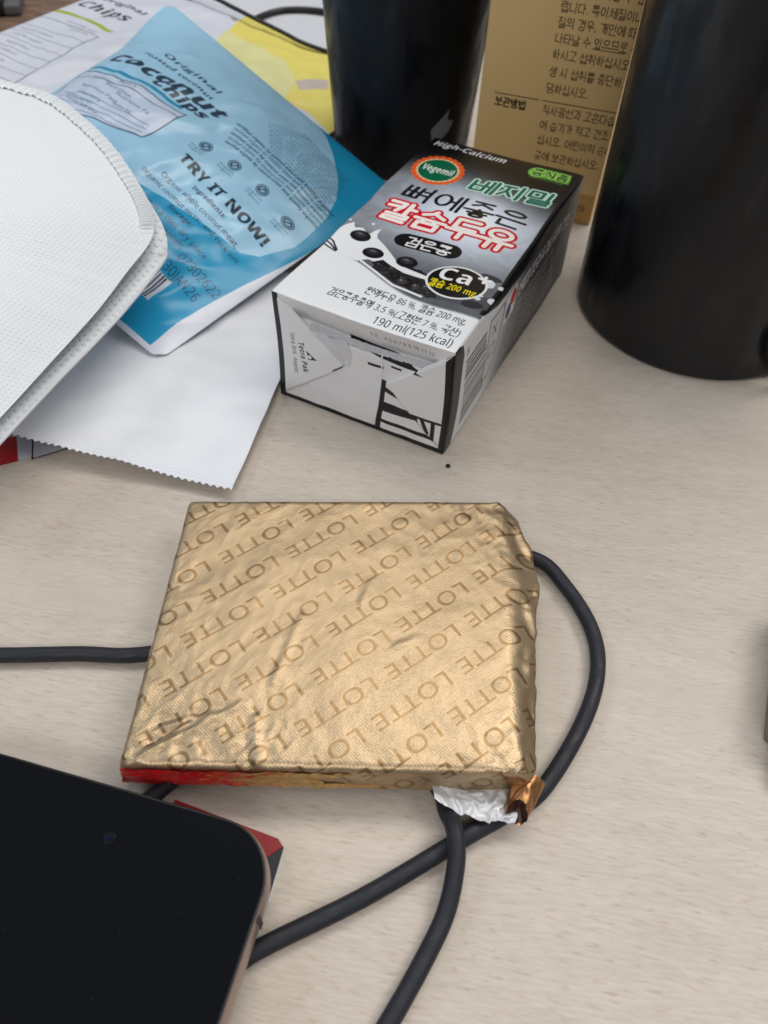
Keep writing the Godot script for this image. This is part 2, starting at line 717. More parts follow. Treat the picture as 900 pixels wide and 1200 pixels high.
func foil_point(s: float, t: float) -> Vector3:
	# (s, t): mm on the unfolded foil, 0..BW from left, 0..BL from far to near; beyond that it folds down
	var r := 1.6
	var q := Vector2(clampf(s, r, BW - r), clampf(t, r, BL - r))
	var e := Vector2(s, t) - q
	var len_ := maxf(absf(e.x), absf(e.y))
	var dir := e.normalized()
	var out := 0.0
	var drop := 0.0
	if len_ < r * PI / 2:
		out = r * sin(len_ / r)
		drop = r * (1.0 - cos(len_ / r))
	else:
		out = r
		drop = r + len_ - r * PI / 2
	var w := clampf(drop / WALL, 0.0, 1.0)
	var edge := minf(minf(q.x, BW - q.x), minf(q.y, BL - q.y))
	# wrinkles: soft puffing of the top, sharper creases by the edges
	var dent := puff.get_noise_2d(s, t) * 0.22
	var cr := crease.get_noise_2d(s * 1.0, t * 0.8)
	var near_edge := exp(-edge / 4.0)
	var corner := exp(-Vector2(s - 6, t - BL + 3).length() / 9.0) + exp(-Vector2(s - BW + 1, t - 4).length() / 7.0) + 0.8 * exp(-Vector2(s - 26, t - BL + 3).length() / 4.0) + 0.9 * exp(-Vector2(s - BW + 3, t - BL + 2).length() / 6.0)
	dent += (cr - 0.25) * (0.07 + 0.07 * near_edge + 0.42 * corner)
	# two pressed folds running in from the near left corner and one from the near edge
	for f in [[Vector2(4, 66), Vector2(21, 55), 0.55], [Vector2(7, 60), Vector2(16, 57), 0.4], [Vector2(26, 67), Vector2(24.5, 58), 0.6], [Vector2(27, 50), Vector2(31, 34), 0.25], [Vector2(44, 30), Vector2(46, 24), 0.2], [Vector2(52, 41), Vector2(57, 39), 0.22]]:
		var a: Vector2 = f[0]
		var b: Vector2 = f[1]
		var k := clampf((Vector2(s, t) - a).dot(b - a) / (b - a).length_squared(), 0.0, 1.0)
		var dist := (Vector2(s, t) - a.lerp(b, k)).length()
		var sgn := signf((Vector2(s, t) - a).cross(b - a))
		dent += f[2] * (1.0 - k * 0.6) * (exp(-dist * dist / 0.9) - 0.4 * exp(-pow(dist - 1.4 * sgn, 2.0) / 1.6))
	var top := bil(Vector3(-48.0, 12.5, -123.2), Vector3(29.2, 12.5, -127.6), Vector3(28.8, 12.5, -58.0), Vector3(-48.2, 12.5, -56.2), q.x / BW, q.y / BL)
	var p := top + Vector3(dir.x * out, -drop, dir.y * out)
	p += Vector3(0, dent, 0) * (1.0 - w)
	if w > 0.02:
		var side := crumple.get_noise_2d(s * 1.3 + t, t * 1.3 - s)
		p += Vector3(dir.x, 0, dir.y) * side * 0.38 * smoothstep(0.0, 0.4, w)
	if s > BW - r:
		# the loose skirt of foil on the right stands away from the bar
		var zt := t / BL
		var flare := skirt.sample_baked(zt) - r
		var k := clampf(w / 0.66, 0.0, 1.0)
		# flat facets: long folds that run with the edge, broken by a few slanted ones
		var fold := 0.0
		for fo in [[0.02, 0.30, 0.75, 0.9], [0.20, 0.78, 0.35, -0.8], [0.33, 0.20, 0.9, 0.7], [0.52, 0.60, 0.3, 0.45], [0.70, 0.35, 0.75, -0.4], [0.88, 0.75, 0.30, 0.5]]:
			var along_ : float = (zt - fo[0]) / 0.24
			if along_ > 0.0 and along_ < 1.0:
				var line := lerpf(fo[1], fo[2], along_)
				fold += fo[3] * maxf(0.0, 1.0 - absf(w - line) / 0.22) * sin(PI * along_)
		p.x += flare * k - 0.8 * smoothstep(0.7, 1.0, w) + fold * 0.5
		p.y += 0.5 * k + fold * 0.9 + crumple.get_noise_2d(t * 0.5, s * 1.2) * 0.35 * k
		p.y += (absf(crumple.get_noise_2d(t * 0.9 + 200.0, s * 0.5)) - 0.2) * 1.6 * k * (1.0 - 0.6 * w)
	if s < r:
		var zt := t / BL
		p.x -= w * (0.4 + 1.0 * smoothstep(0.6, 1.0, zt)) + 0.5 * w * crumple.get_noise_2d(t * 2.0, 7.0)
	return p


func chocolate_bar() -> void:
	skirt.max_value = 12.0
	for q in [[0.0, 4.4], [0.03, 6.0], [0.155, 8.2], [0.30, 10.3], [0.36, 9.6], [0.48, 7.9], [0.70, 6.9], [0.9, 5.6], [1.0, 4.4]]:
		skirt.add_point(Vector2(q[0], q[1]), 0, 0, Curve.TANGENT_LINEAR, Curve.TANGENT_LINEAR)
	crease = noise(31, 0.16, 3, true)
	puff = noise(32, 0.045, 2)
	crumple = noise(33, 0.11, 2)
	var pad := 9.0
	var per := 12.0
	# rows of the word, darkened in colour like a dim reflection, turned half round and climbing to the right, on a linen-embossed foil
	var face := Ink.new(BW + 2 * pad, BL + 2 * pad, per, Color(0.93, 0.79, 0.62))
	var bump := Ink.new(BW + 2 * pad, BL + 2 * pad, per, Color(0.5, 0.5, 0.5))
	var blot := noise(35, 0.02, 3)
	var linen := noise(36, 0.16, 2)
	bump.shade(func(x, y):
		var a: float = sin(x * TAU / 0.78 + linen.get_noise_2d(x * 8, y * 8) * 1.6) * sin(y * TAU / 0.70 + linen.get_noise_2d(y * 8 + 50, x * 8) * 1.6)
		var g: float = 0.5 + 0.20 * a + 0.14 * linen.get_noise_2d(x * 12.0, y * 12.0)
		return Color(g, g, g))
	face.shade(func(x, y):
		var k: float = 1.0 + 0.05 * blot.get_noise_2d(x * per * 0.5, y * per * 0.5)
		return Color(0.745 * k, 0.655 * k, 0.53 * k))
	var org := Vector2(47.6 - 20.8 + pad, 124.6 - 108.2 + pad)      # where one letter E stands
	var ud := Vector2(0.803, -0.596)                                # along a row, to the right
	var nd := Vector2(0.596, 0.803)                                 # across the rows, towards the near edge
	var mark_tone := Color(0.575, 0.475, 0.345)  # darker colour stands in for the dim reflection in the smooth letters
	var gloss := Ink.new(BW + 2 * pad, BL + 2 * pad, 8.0, Color(0.44, 0.44, 0.44))
	for row in range(-8, 11):
		for col in range(-6, 8):
			var a := org + ud * (row * -8.38 + col * 21.5 + 18.2) + nd * (row * 7.82 - 1.7)
			var b := a - ud * 19.4
			var mid := (a + b) / 2
			if mid.x < -8 or mid.y < -8 or mid.x > BW + 2 * pad + 8 or mid.y > BL + 2 * pad + 8:
				continue
			face.text("LOTTE", a, b, 4.75, mark_tone, sans, 0.1, 0.0, 0.04)
			gloss.text("LOTTE", a, b, 4.75, Color(0.40, 0.40, 0.40), sans, 0.1, 0.0, 0.07)
			bump.text("LOTTE", a, b, 4.75, Color(0.36, 0.36, 0.36), sans, 0.1, 0.0, 0.12)
	var foil := mat(Color.WHITE, 1.0, 1.0)
	foil.roughness_texture = gloss.texture()
	foil.albedo_texture = face.texture()
	relief(foil, bump.texture(), 0.009)
	var root := thing("chocolate_bar", "square chocolate bar wrapped in gold foil with repeated embossed lettering", "chocolate bar", Vector3(-9.5, 4.3, -92))
	var o := -Vector3(-9.5, 4.3, -92)
	var lo := -WALL - 0.4
	var st := sheet(190, 170, func(u, v): return foil_point(lerpf(lo, BW - lo, u), lerpf(lo, BL - lo, v)) + o, false,
		func(u, v): return Vector2((lerpf(lo, BW - lo, u) + pad) / (BW + 2 * pad), (lerpf(lo, BL - lo, v) + pad) / (BL + 2 * pad)))
	part("foil_wrap", finish(st), foil, root)
	var under := mat(Color(0.80, 0.66, 0.48), 0.5, 1.0)
	part("foil_underside", finish(sheet(8, 8, func(u, v): return foil_point(lerpf(lo + 0.3, BW - lo - 0.3, u), lo if v < 0.5 else BL - lo).lerp(foil_point(lerpf(lo + 0.3, BW - lo - 0.3, u), BL - lo), v) * Vector3(1, 0, 1) + Vector3(0, 4.35, 0) + o, true)), under, root)
	# red reflection in the foil, painted as colour at the near wall's left end
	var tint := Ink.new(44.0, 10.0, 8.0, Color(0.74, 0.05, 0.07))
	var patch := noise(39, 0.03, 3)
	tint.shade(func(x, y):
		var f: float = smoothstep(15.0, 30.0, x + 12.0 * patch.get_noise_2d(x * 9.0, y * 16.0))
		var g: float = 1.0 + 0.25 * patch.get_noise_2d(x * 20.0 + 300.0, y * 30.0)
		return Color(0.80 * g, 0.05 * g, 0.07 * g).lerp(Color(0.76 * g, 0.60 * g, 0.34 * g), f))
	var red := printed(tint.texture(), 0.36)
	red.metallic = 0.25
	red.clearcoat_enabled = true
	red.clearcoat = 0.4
	part("red_reflection_strip", finish(sheet(60, 14, func(u, v):
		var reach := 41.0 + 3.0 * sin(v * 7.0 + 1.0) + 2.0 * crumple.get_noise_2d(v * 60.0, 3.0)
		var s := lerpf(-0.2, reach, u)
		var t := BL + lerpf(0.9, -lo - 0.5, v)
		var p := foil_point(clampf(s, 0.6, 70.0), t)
		return p + Vector3(minf(s - 0.6, 0.0), 0.0, 0.22 + 0.30 * crumple.get_noise_2d(s * 3.0, v * 22.0)) + o)), red, root, "red reflection painted on the near foil side of the bar")
	# torn end at the near right corner: silver liner, the dark opening and a curl of foil
	var silver := mat(Color(0.84, 0.85, 0.87), 0.45, 0.25)
	var crush := noise(37, 0.11, 2, true)
	part("torn_silver_liner", finish(sheet(56, 28, func(u, v):
		var high := lerpf(6.4, 4.7, smoothstep(0.0, 0.5, u))
		var jag := 0.5 * crumple.get_noise_2d(u * 60.0, 11.0)
		var rim := Vector3(lerpf(12.4, 28.2, u), high, -55.0 + 3.5 * pow(sin(PI * 0.5 * minf(1.0, u / 0.75)), 0.8) + jag)
		var start := Vector3(lerpf(11.6, 30.5, u), 3.2, -60.5)
		var p := start.lerp(rim, v)
		p.y += 0.7 * sin(PI * v) * v * (0.4 + 0.6 * sin(PI * u)) + 0.9 * smoothstep(0.3, 0.0, u) * sin(PI * v)
		var k := crush.get_noise_2d(u * 34.0, v * 14.0)
		return p + Vector3(0, k * 1.3, k * 0.7) * minf(1.0, v * 3.0) * (0.4 + 0.6 * u) + o)), silver, root, "crumpled silver inner liner torn open at the near right corner")
	# a rolled mouth of foil at the corner with the dark inside showing
	var copper := mat(Color(0.70, 0.51, 0.35), 0.36, 1.0)
	var from := Vector3(31.2, 5.6, -60.0)
	var mouth := Vector3(28.0, 6.0, -51.8)
	var axis := (mouth - from).normalized()
	var sx := axis.cross(Vector3.UP).normalized()
	var sy := sx.cross(axis)
	var roll := func(a: float, v: float, grow: float) -> Vector3:
		var rr := lerpf(2.6, 1.75, v) + grow + 0.45 * crumple.get_noise_2d(cos(a) * 9.0, sin(a) * 9.0 + v * 14.0)
		return from.lerp(mouth, v) + sx * cos(a) * rr * 1.25 + sy * sin(a) * rr + axis * (0.3 * sin(a * 3.0 + 1.0) - 3.0 * maxf(0.0, sin(a))) * v
	part("foil_roll", finish(sheet(36, 16, func(u, v): return roll.call(u * TAU, v, 0.0) + o)), copper, root, "copper coloured roll of torn foil")
	var brown := mat(Color(0.20, 0.075, 0.035), 0.4)
	part("chocolate_end", finish(sheet(36, 6, func(u, v): return (from.lerp(mouth, 0.80)).lerp(roll.call(u * TAU, 0.95, -0.15), v) - axis * 1.0 * (1.0 - v) + o, true)), brown, root, "dark chocolate showing in the torn end")
	# a loose flake of foil that hangs off the corner to the right
	part("foil_flake", finish(sheet(14, 14, func(u, v):
		var p := bil(Vector3(30.6, 8.0, -58.6), Vector3(33.0, 7.4, -60.0), Vector3(32.2, 4.6, -55.2), Vector3(30.6, 5.4, -54.2), u, v)
		return p + Vector3(0.3, 0.4, 0.3) * (sin(u * 5.0 + v * 3.0) * 0.6 + crumple.get_noise_2d(u * 14.0, v * 22.0)) + o)), copper, root)


# ---------------------------------------------------------------- charging cable

func cable() -> void:
	var m := mat(Color(0.105, 0.118, 0.155), 0.5)
	relief(m, grain_texture(5, 0.08), 0.002)
	smear(m, 173, 0.50, 0.66, Vector3(1, 0.5, 1))
	var pts := [
		[-140, 1.95, -86], [-110, 1.95, -82.5], [-84, 1.95, -83.8], [-67, 1.95, -85.2], [-51.7, 1.95, -86], [-25, 1.95, -93], [5, 1.95, -110], [24, 1.95, -118.5], [38.6, 1.95, -117.6],
		[45.6, 1.95, -109], [50.2, 1.95, -97.2], [49.7, 1.95, -86], [44.3, 1.95, -73.5], [34.6, 1.95, -59.3], [26.5, 1.95, -53.8], [18.7, 1.95, -49.1], [0.1, 1.95, -37.9], [-18.3, 1.95, -28.7],
		[-27, 1.95, -23], [-40, 1.95, -20.5], [-51, 1.95, -27], [-52, 1.95, -42], [-43.4, 1.95, -54.3], [-30, 1.95, -66], [-10, 1.95, -74], [6, 1.95, -68], [13.4, 2.0, -58.5], [15.0, 3.0, -53.8], [15.8, 4.8, -51.0],
		[16.4, 5.9, -48.2], [16.4, 4.7, -43.6], [14.9, 2.5, -36.5], [11.9, 1.95, -29.9], [5.0, 1.95, -18.6], [-4, 1.95, -6], [-16, 1.95, 8]]
	var v := []
	for p in pts:
		v.append(Vector3(p[0] + 0.12 * sin(p[2] * 1.7), p[1], p[2] + 0.12 * sin(p[0] * 1.3)))
	alone("charging_cable", tube(v, 1.74, 24, 0.8), m, "dark navy round charging cable looping under the gold chocolate bar", "cable")


# ---------------------------------------------------------------- phone and red card

func round_rect(w: float, l: float, r: float, n := 14) -> Array:
	# outline with superelliptic corners, centre at 0
	var out := []
	for k in 4:
		var c := Vector2(w / 2 - r, l / 2 - r) * Vector2([1, -1, -1, 1][k], [1, 1, -1, -1][k])
		for i in n + 1:
			var a := PI / 2 * (k + float(i) / n)
			out.append(c + Vector2(cos(a), sin(a)) * r)
	return out


func phone() -> void:
	var w := 73.0
	var l := 150.0
	var yaw := -0.224
	var ux := Vector3(cos(yaw), 0, -sin(yaw))
	var uz := Vector3(sin(yaw), 0, cos(yaw))
	var corner := Vector3(-14.9, 4.3, -45.5)
	var at := corner - ux * w / 2 + uz * l / 2
	var root := thing("smartphone", "black-screened smartphone with a rose metal frame lying at the near left", "smartphone", at, yaw)
	var ring_at := func(inset: float, y: float) -> Array:
		var a := []
		for p: Vector2 in round_rect(w - inset * 2, l - inset * 2, 11.5 - inset):
			a.append(Vector3(p.x, y, p.y))
		return a
	var skin := func(levels: Array, flip := false) -> ArrayMesh:
		var rings := []
		for q in levels:
			rings.append(ring_at.call(q[0], q[1]))
		var n: int = rings[0].size()
		return finish(sheet(n, rings.size() - 1, func(u, v): return rings[int(round(v * (rings.size() - 1)))][int(round(u * n)) % n], flip))
	var frame := mat(Color(0.66, 0.58, 0.55), 0.34, 0.6)
	var prof := []
	for k in 9:
		var a := PI * k / 8.0
		prof.append([1.0 - sin(a) * 1.0 + 0.0, 3.55 - cos(a) * 3.35])
	part("frame", skin.call(prof), frame, root)
	var back := []
	for p: Vector2 in round_rect(w - 2.4, l - 2.4, 10.4):
		back.append(p)
	part("back_cover", slab(back, 0.15, 0.7), mat(Color(0.5, 0.4, 0.37), 0.3), root)
	var glass := mat(Color(0.010, 0.012, 0.015), 0.06)
	glass.metallic_specular = 0.42
	var dust := Ink.new(50, 50, 20.0, Color(0.035, 0.045, 0.06))
	rng.seed = 5
	for i in 90:
		dust.oval(Vector2(rng.randf() * 50, rng.randf() * 50), rng.randf_range(0.03, 0.09), rng.randf_range(0.03, 0.07), Color(0.5, 0.52, 0.55, rng.randf_range(0.15, 0.6)))
	for i in 7:
		var q := Vector2(rng.randf() * 50, rng.randf() * 50)
		dust.line(q, q + Vector2(rng.randf_range(-1, 1), rng.randf_range(-1, 1)), 0.04, Color(0.4, 0.42, 0.45, 0.5))
	glass.albedo_color = Color.WHITE
	glass.albedo_texture = dust.texture()
	var o2 := []
	for p: Vector2 in round_rect(w - 1.5, l - 1.5, 10.9):
		o2.append(p)
	part("screen", slab(o2, 6.2, 7.15), glass, root)
	part("screen_rim", skin.call([[0.6, 6.9], [0.6, 7.28], [1.0, 7.28], [1.0, 7.1]]), mat(Color(0.03, 0.03, 0.034), 0.35), root)
	var lensm := mat(Color(0.02, 0.03, 0.11), 0.1)
	var hole := CylinderMesh.new()
	hole.top_radius = 0.0011
	hole.bottom_radius = 0.0011
	hole.height = 0.0002
	var hm := part("front_camera", hole, mat(Color(0.012, 0.012, 0.03), 0.2), root)
	hm.position = Vector3(-w / 2 + 42.6, 7.2, -l / 2 + 9.4) * M
	var dot := CylinderMesh.new()
	dot.top_radius = 0.00055
	dot.bottom_radius = 0.00055
	dot.height = 0.0001
	var dm := part("camera_lens", dot, mat(Color(0.05, 0.065, 0.20), 0.15, 0.3), hm)
	dm.position = Vector3(0.0002, 0.00016, 0)
	# side key and antenna line on the right side of the frame
	var key := part("side_key", round_box(Vector3(0.8, 2.2, 12), 0.35, 2), mat(Color(0.5, 0.4, 0.37), 0.3, 0.9), root)
	key.position = Vector3(w / 2 - 0.05, 2.5, -l / 2 + 38) * M
	var band := part("antenna_line", round_box(Vector3(0.3, 5.4, 1.2), 0.1, 1), mat(Color(0.22, 0.17, 0.16), 0.5), root)
	band.position = Vector3(w / 2 - 0.08, 0.85, -l / 2 + 14.5) * M

	# corner of a red and navy printed card that sticks out from under the phone
	var card := thing("printed_card", "red and navy card corner sticking out from under the phone", "card", Vector3(-26, 0, -43))
	var off := Vector2(26, 43)
	var tip := Vector2(-16.9, -47.2)
	part("red_field", slab([Vector2(-17.6, -47.7) + off, Vector2(-39, -54.3) + off, Vector2(-40, -36) + off, Vector2(-24, -36) + off, Vector2(-20.0, -43.6) + off, Vector2(-16.5, -46.3) + off], 0.25, 0.75), mat(Color(0.56, 0.03, 0.07), 0.5), card)
	part("navy_corner", slab([tip + off + Vector2(0.55, 1.0), Vector2(-20.0, -43.55) + off, Vector2(-24, -35.95) + off, Vector2(-18.2, -36.4) + off], 0.25, 0.75), mat(Color(0.025, 0.035, 0.10), 0.45), card)
	part("white_paper_edge", slab([tip + off + Vector2(-0.5, -0.5), tip + off + Vector2(0.75, 0.9), Vector2(-17.8, -36.3) + off, Vector2(-38, -36.3) + off, Vector2(-38, -53.4) + off], 0.02, 0.24), mat(Color(0.82, 0.82, 0.82), 0.7), card)


# ---------------------------------------------------------------- milk carton

const CX := 54.0
const CY := 36.5
const CZ := 104.7


func carton_front() -> Ink:
	var k := Ink.new(CX, CZ, 11.0, Color.WHITE)
	var dark := Color(0.10, 0.11, 0.15)
	var white := Color(0.935, 0.945, 0.96)
	var swirl := noise(51, 0.06, 2)
	var edge := func(x: float) -> float:
		return 79.3 + x * 0.06 + 8.0 * smoothstep(6.0, 36.0, x) - 1.2 * smoothstep(38.0, 54.0, x)
	k.shade(func(x, y):
		var e: float = edge.call(x)
		if y > e + 0.3:
			return white
		# rays round a bright middle, near-black towards the far end
		var d := Vector2(x - 33.0, (y - 58.0) * 0.8)
		var ray: float = 0.5 + 0.5 * sin(atan2(d.y, d.x) * 17.0 + swirl.get_noise_2d(x * 2, y * 2) * 3.0)
		var g := smoothstep(10.0, 36.0, y + 5.0 * sin(x * 0.09))
		var glow := exp(-pow(Vector2(x - 34.0, (y - 46.0) * 1.15).length() / 24.0, 2.0))
		var v := 0.055 + 0.42 * g + 0.54 * glow * g + 0.08 * ray * g * (1.0 - glow)
		v -= 0.20 * smoothstep(60.0, 78.0, y) * (0.4 + 0.6 * ray)
		if x > 52.6 and y < 87.0:
			v = 0.09
		var c := Color(v * 0.95, v * 0.99, v * 1.06)
		return c.lerp(white, clampf(y - e + 0.7, 0.0, 1.0)))
	# bowl of beans under the swoosh, then the milk splash with three beans
	var bowl := [Vector2(17, 79.5), Vector2(20, 75.8), Vector2(25, 75.2), Vector2(34, 77.5), Vector2(41, 79), Vector2(41, 86.4), Vector2(34, 86.4), Vector2(26.6, 85.2), Vector2(20, 82.2)]
	k.poly(bowl, Color(0.16, 0.15, 0.17))
	rng.seed = 7
	for i in 46:
		var p := Vector2(rng.randf_range(19, 39), 0)
		p.y = rng.randf_range(77.0 + (p.x - 19) * 0.05, minf(86.0, 80.6 + (p.x - 17) * 0.33))
		var g := rng.randf_range(0.10, 0.26)
		k.oval(p, 1.75, 1.4, Color(g * 0.55, g * 0.5, g * 0.55), rng.randf() * 3.0)
		k.oval(p, 1.5, 1.15, Color(g, g * 0.93, g), rng.randf() * 3.0)
		k.oval(p + Vector2(-0.5, -0.5), 0.5, 0.3, Color(g * 2.1, g * 2.0, g * 2.1), 0.6)
	k.path([Vector2(14, 80.3), Vector2(20, 83.0), Vector2(27, 86.2), Vector2(36, 87.4)], 0.8, white)
	k.poly([Vector2(37, 80.5), Vector2(54, 79), Vector2(54, 84.5), Vector2(47, 85.8), Vector2(40, 86.3)], Color(0.30, 0.31, 0.35))
	k.oval(Vector2(49.5, 84.2), 3.0, 1.6, Color(0.16, 0.16, 0.19), -0.2)
	k.oval(Vector2(49.2, 70.0), 3.2, 1.3, Color(0.20, 0.21, 0.25), 0.15)
	for i in 7:
		k.oval(Vector2(50 + rng.randf_range(-4, 4), 75 + rng.randf_range(-3, 6)), rng.randf_range(0.8, 2.2), rng.randf_range(0.6, 1.3), Color(0.85, 0.87, 0.9), rng.randf())
	var sp := [Vector2(-1, 72), Vector2(0.6, 67.5), Vector2(1.4, 65.3), Vector2(2.8, 63.2), Vector2(4.2, 65.8), Vector2(6.6, 64.8), Vector2(9.4, 67.4), Vector2(10.2, 64.0), Vector2(11.2, 62.2), Vector2(11.6, 65.4), Vector2(12.4, 67.2), Vector2(16.0, 69.6), Vector2(20.0, 73.0), Vector2(24.0, 76.6), Vector2(30, 77.6), Vector2(38, 79.2), Vector2(38, 80.2), Vector2(27, 79.6), Vector2(22.0, 78.0), Vector2(19.0, 76.6), Vector2(17.2, 78.8), Vector2(15.4, 78.6), Vector2(13, 80.9), Vector2(6, 79.7), Vector2(-1, 79.3)]
	k.poly(sp, white)
	k.oval(Vector2(8.0, 61.2), 0.5, 0.6, white)
	k.oval(Vector2(1.0, 62.6), 0.5, 0.5, white)
	for q in [[7.7, 68.9], [14.9, 74.9], [25.2, 74.2]]:
		var p := Vector2(q[0], q[1])
		k.oval(p, 3.15, 2.75, Color(0.08, 0.08, 0.10), 0.15)
		k.oval(p + Vector2(-0.35, -0.6), 2.0, 1.4, Color(0.19, 0.19, 0.22), 0.15)
		k.oval(p + Vector2(-0.6, -1.0), 1.0, 0.5, Color(0.38, 0.39, 0.42), 0.15)
	for i in 3:
		k.path([Vector2(-1, 73.4 + i * 1.6), Vector2(2.0, 75.0 + i * 1.5), Vector2(5.2, 78.4 + i * 0.4)], 0.55, Color(0.16, 0.17, 0.21))
	# lettering
	k.text("High-Calcium", Vector2(1.6, 5.7), Vector2(28.0, 5.7), 4.6, Color(0.92, 0.93, 0.95), bold, 0.1, 0.22)
	k.oval(Vector2(11.2, 21.4), 8.5, 9.4, Color(0.93, 0.38, 0.16), 0.0, 0.035, 24)
	k.oval(Vector2(11.2, 21.4), 6.9, 7.5, Color(0.95, 0.82, 0.66), 0.0, 0.03, 24)
	k.oval(Vector2(11.2, 21.4), 6.3, 6.9, Color(0.02, 0.40, 0.27))
	k.text("Vegemil", Vector2(5.9, 23.0), Vector2(16.6, 22.5), 5.0, Color(0.96, 0.97, 0.95), bold, 0.1, 0.1)
	for o in [[0.62, Color(0.62, 0.86, 0.80)], [0.30, Color(0.94, 0.97, 0.96)], [0.0, Color(0.03, 0.42, 0.34)]]:
		k.text("베지밀", Vector2(23.6, 27.6), Vector2(51.0, 25.3), 9.0, o[1], bold, 0.14, 0.12, o[0])
	k.poly([Vector2(38.5, 3.2), Vector2(50.5, 3.0), Vector2(51.2, 9.2), Vector2(39.0, 9.6)], Color(0.36, 0.66, 0.22))
	k.oval(Vector2(39.8, 6.4), 3.1, 3.4, Color(0.42, 0.72, 0.26))
	for o in [[0.25, Color(0.80, 0.92, 0.50)], [0.0, Color(0.08, 0.36, 0.12)]]:
		k.text("콩식품", Vector2(38.0, 8.2), Vector2(50.4, 7.9), 4.6, o[1], bold, 0.16, 0.0, o[0])
	k.line(Vector2(38.4, 10.4), Vector2(50.0, 10.2), 0.35, Color(0.30, 0.52, 0.28))
	k.text("뼈에좋은", Vector2(7.0, 42.2), Vector2(48.2, 42.2), 9.8, Color(0.08, 0.085, 0.11), sans, 0.115, 0.05)
	for o in [[0.98, Color(0.82, 0.07, 0.10)], [0.12, Color(0.98, 0.96, 0.95)]]:
		k.text("칼슘두유", Vector2(5.6, 55.2), Vector2(48.6, 55.4), 11.2, o[1], bold, 0.115, 0.04, o[0])
	# the strokes' insides are white, the gaps inside the letters red
	k.path([Vector2(20.2, 63.8), Vector2(33.6, 63.4)], 7.2, Color(0.05, 0.055, 0.075))
	k.text("검은콩", Vector2(20.0, 65.9), Vector2(34.4, 65.5), 5.0, Color(0.95, 0.95, 0.96), bold, 0.13)
	k.oval(Vector2(41.6, 76.9), 8.6, 7.9, Color(0.93, 0.94, 0.95))
	k.oval(Vector2(41.6, 76.9), 7.9, 7.2, Color(0.05, 0.055, 0.075))
	k.text("Ca", Vector2(35.4, 77.6), Vector2(45.6, 76.8), 8.6, Color(0.97, 0.97, 0.98), bold)
	k.line(Vector2(46.3, 71.9), Vector2(49.4, 71.8), 1.0, Color(0.97, 0.97, 0.98))
	k.line(Vector2(47.75, 70.4), Vector2(47.95, 73.4), 1.0, Color(0.97, 0.97, 0.98))
	k.text("칼슘 200 mg", Vector2(35.0, 81.4), Vector2(48.6, 80.8), 3.7, Color(0.95, 0.87, 0.10), bold, 0.12)
	var mark_tone := Color(0.14, 0.15, 0.18)
	k.text("원액두유 86 %, 칼슘 200 mg,", Vector2(21.7, 92.8), Vector2(51.4, 93.2), 3.5, mark_tone, sans, 0.075)
	k.text("검은콩추출액 3.5 %(고형분 7 %, 국산)", Vector2(13.2, 97.9), Vector2(51.8, 98.4), 3.5, mark_tone, sans, 0.075)
	k.text("190 ml(125 kcal)", Vector2(29.3, 103.2), Vector2(51.8, 103.0), 4.3, mark_tone, sans, 0.08)
	return k


func carton_end() -> Ink:
	var k := Ink.new(CX, CY, 14.0, Color(0.92, 0.925, 0.94))
	var black := Color(0.055, 0.062, 0.085)
	var p := func(x, y): return Vector2(x, y)
	k.poly([p.call(0, 0), p.call(1.9, 0), p.call(2.2, 34.6), p.call(0, 36.5)], black)
	k.poly([p.call(51.6, 3.4), p.call(54, 0.5), p.call(54, 36.5), p.call(52.2, 36.5)], black)
	k.poly([p.call(0, 34.9), p.call(31.8, 35.0), p.call(54, 34.6), p.call(54, 36.5), p.call(0, 36.5)], black)
	# band along the seam and the printed bars right of the middle fold
	k.poly([p.call(22.0, 7.6), p.call(41.0, 9.0), p.call(45.5, 10.8), p.call(40.2, 10.6), p.call(22.4, 8.9)], black)
	k.line(p.call(29.0, 13.2), p.call(33.0, 13.0), 0.9, black)
	k.poly([p.call(33.0, 17.0), p.call(34.3, 17.2), p.call(33.6, 35.4), p.call(31.9, 35.4)], black)
	k.poly([p.call(34, 19.3), p.call(36.9, 20.3), p.call(38.2, 22.0), p.call(34, 20.9)], black)
	k.poly([p.call(33.3, 24.7), p.call(44.7, 24.9), p.call(45.2, 27.4), p.call(33.2, 28.3)], black)
	k.poly([p.call(33, 31.3), p.call(49.6, 31.1), p.call(49.9, 32.6), p.call(33, 32.6)], black)
	k.poly([p.call(34.0, 28.3), p.call(45.0, 27.6), p.call(49.4, 30.9), p.call(34.0, 31.3)], Color(0.92, 0.925, 0.94))
	k.line(p.call(43.0, 25.3), p.call(51.6, 25.3), 0.9, black)
	k.line(p.call(46.2, 25.6), p.call(48.2, 29.8), 1.2, black)
	k.line(p.call(49.6, 25.6), p.call(49.9, 32.2), 1.2, black)
	k.line(p.call(19.0, 13.0), p.call(21.2, 17.0), 0.4, black)
	k.line(p.call(21.2, 17.0), p.call(18.2, 19.6), 0.4, black)
	k.line(p.call(36.0, 11.6), p.call(38.5, 11.7), 0.7, black)
	# maker's mark on the left flap, turned a quarter round
	var mark_tone := Color(0.15, 0.16, 0.19)
	k.text("Tetra Pak", p.call(7.4, 13.4), p.call(8.6, 23.8), 2.5, mark_tone, bold)
	k.text("Tetra Brik  Aseptic", p.call(5.0, 11.0), p.call(5.6, 25.4), 1.9, mark_tone, sans)
	k.poly([p.call(10.0, 15.6), p.call(13.2, 17.9), p.call(10.4, 18.6)], mark_tone)
	k.oval(p.call(10.9, 17.5), 0.7, 0.7, Color(0.92, 0.925, 0.94))
	k.text("1 2    4 5 6 7 8 9 10 11 12", p.call(29.0, 4.4), p.call(47.8, 4.5), 2.0, Color(0.30, 0.30, 0.32), sans)
	return k


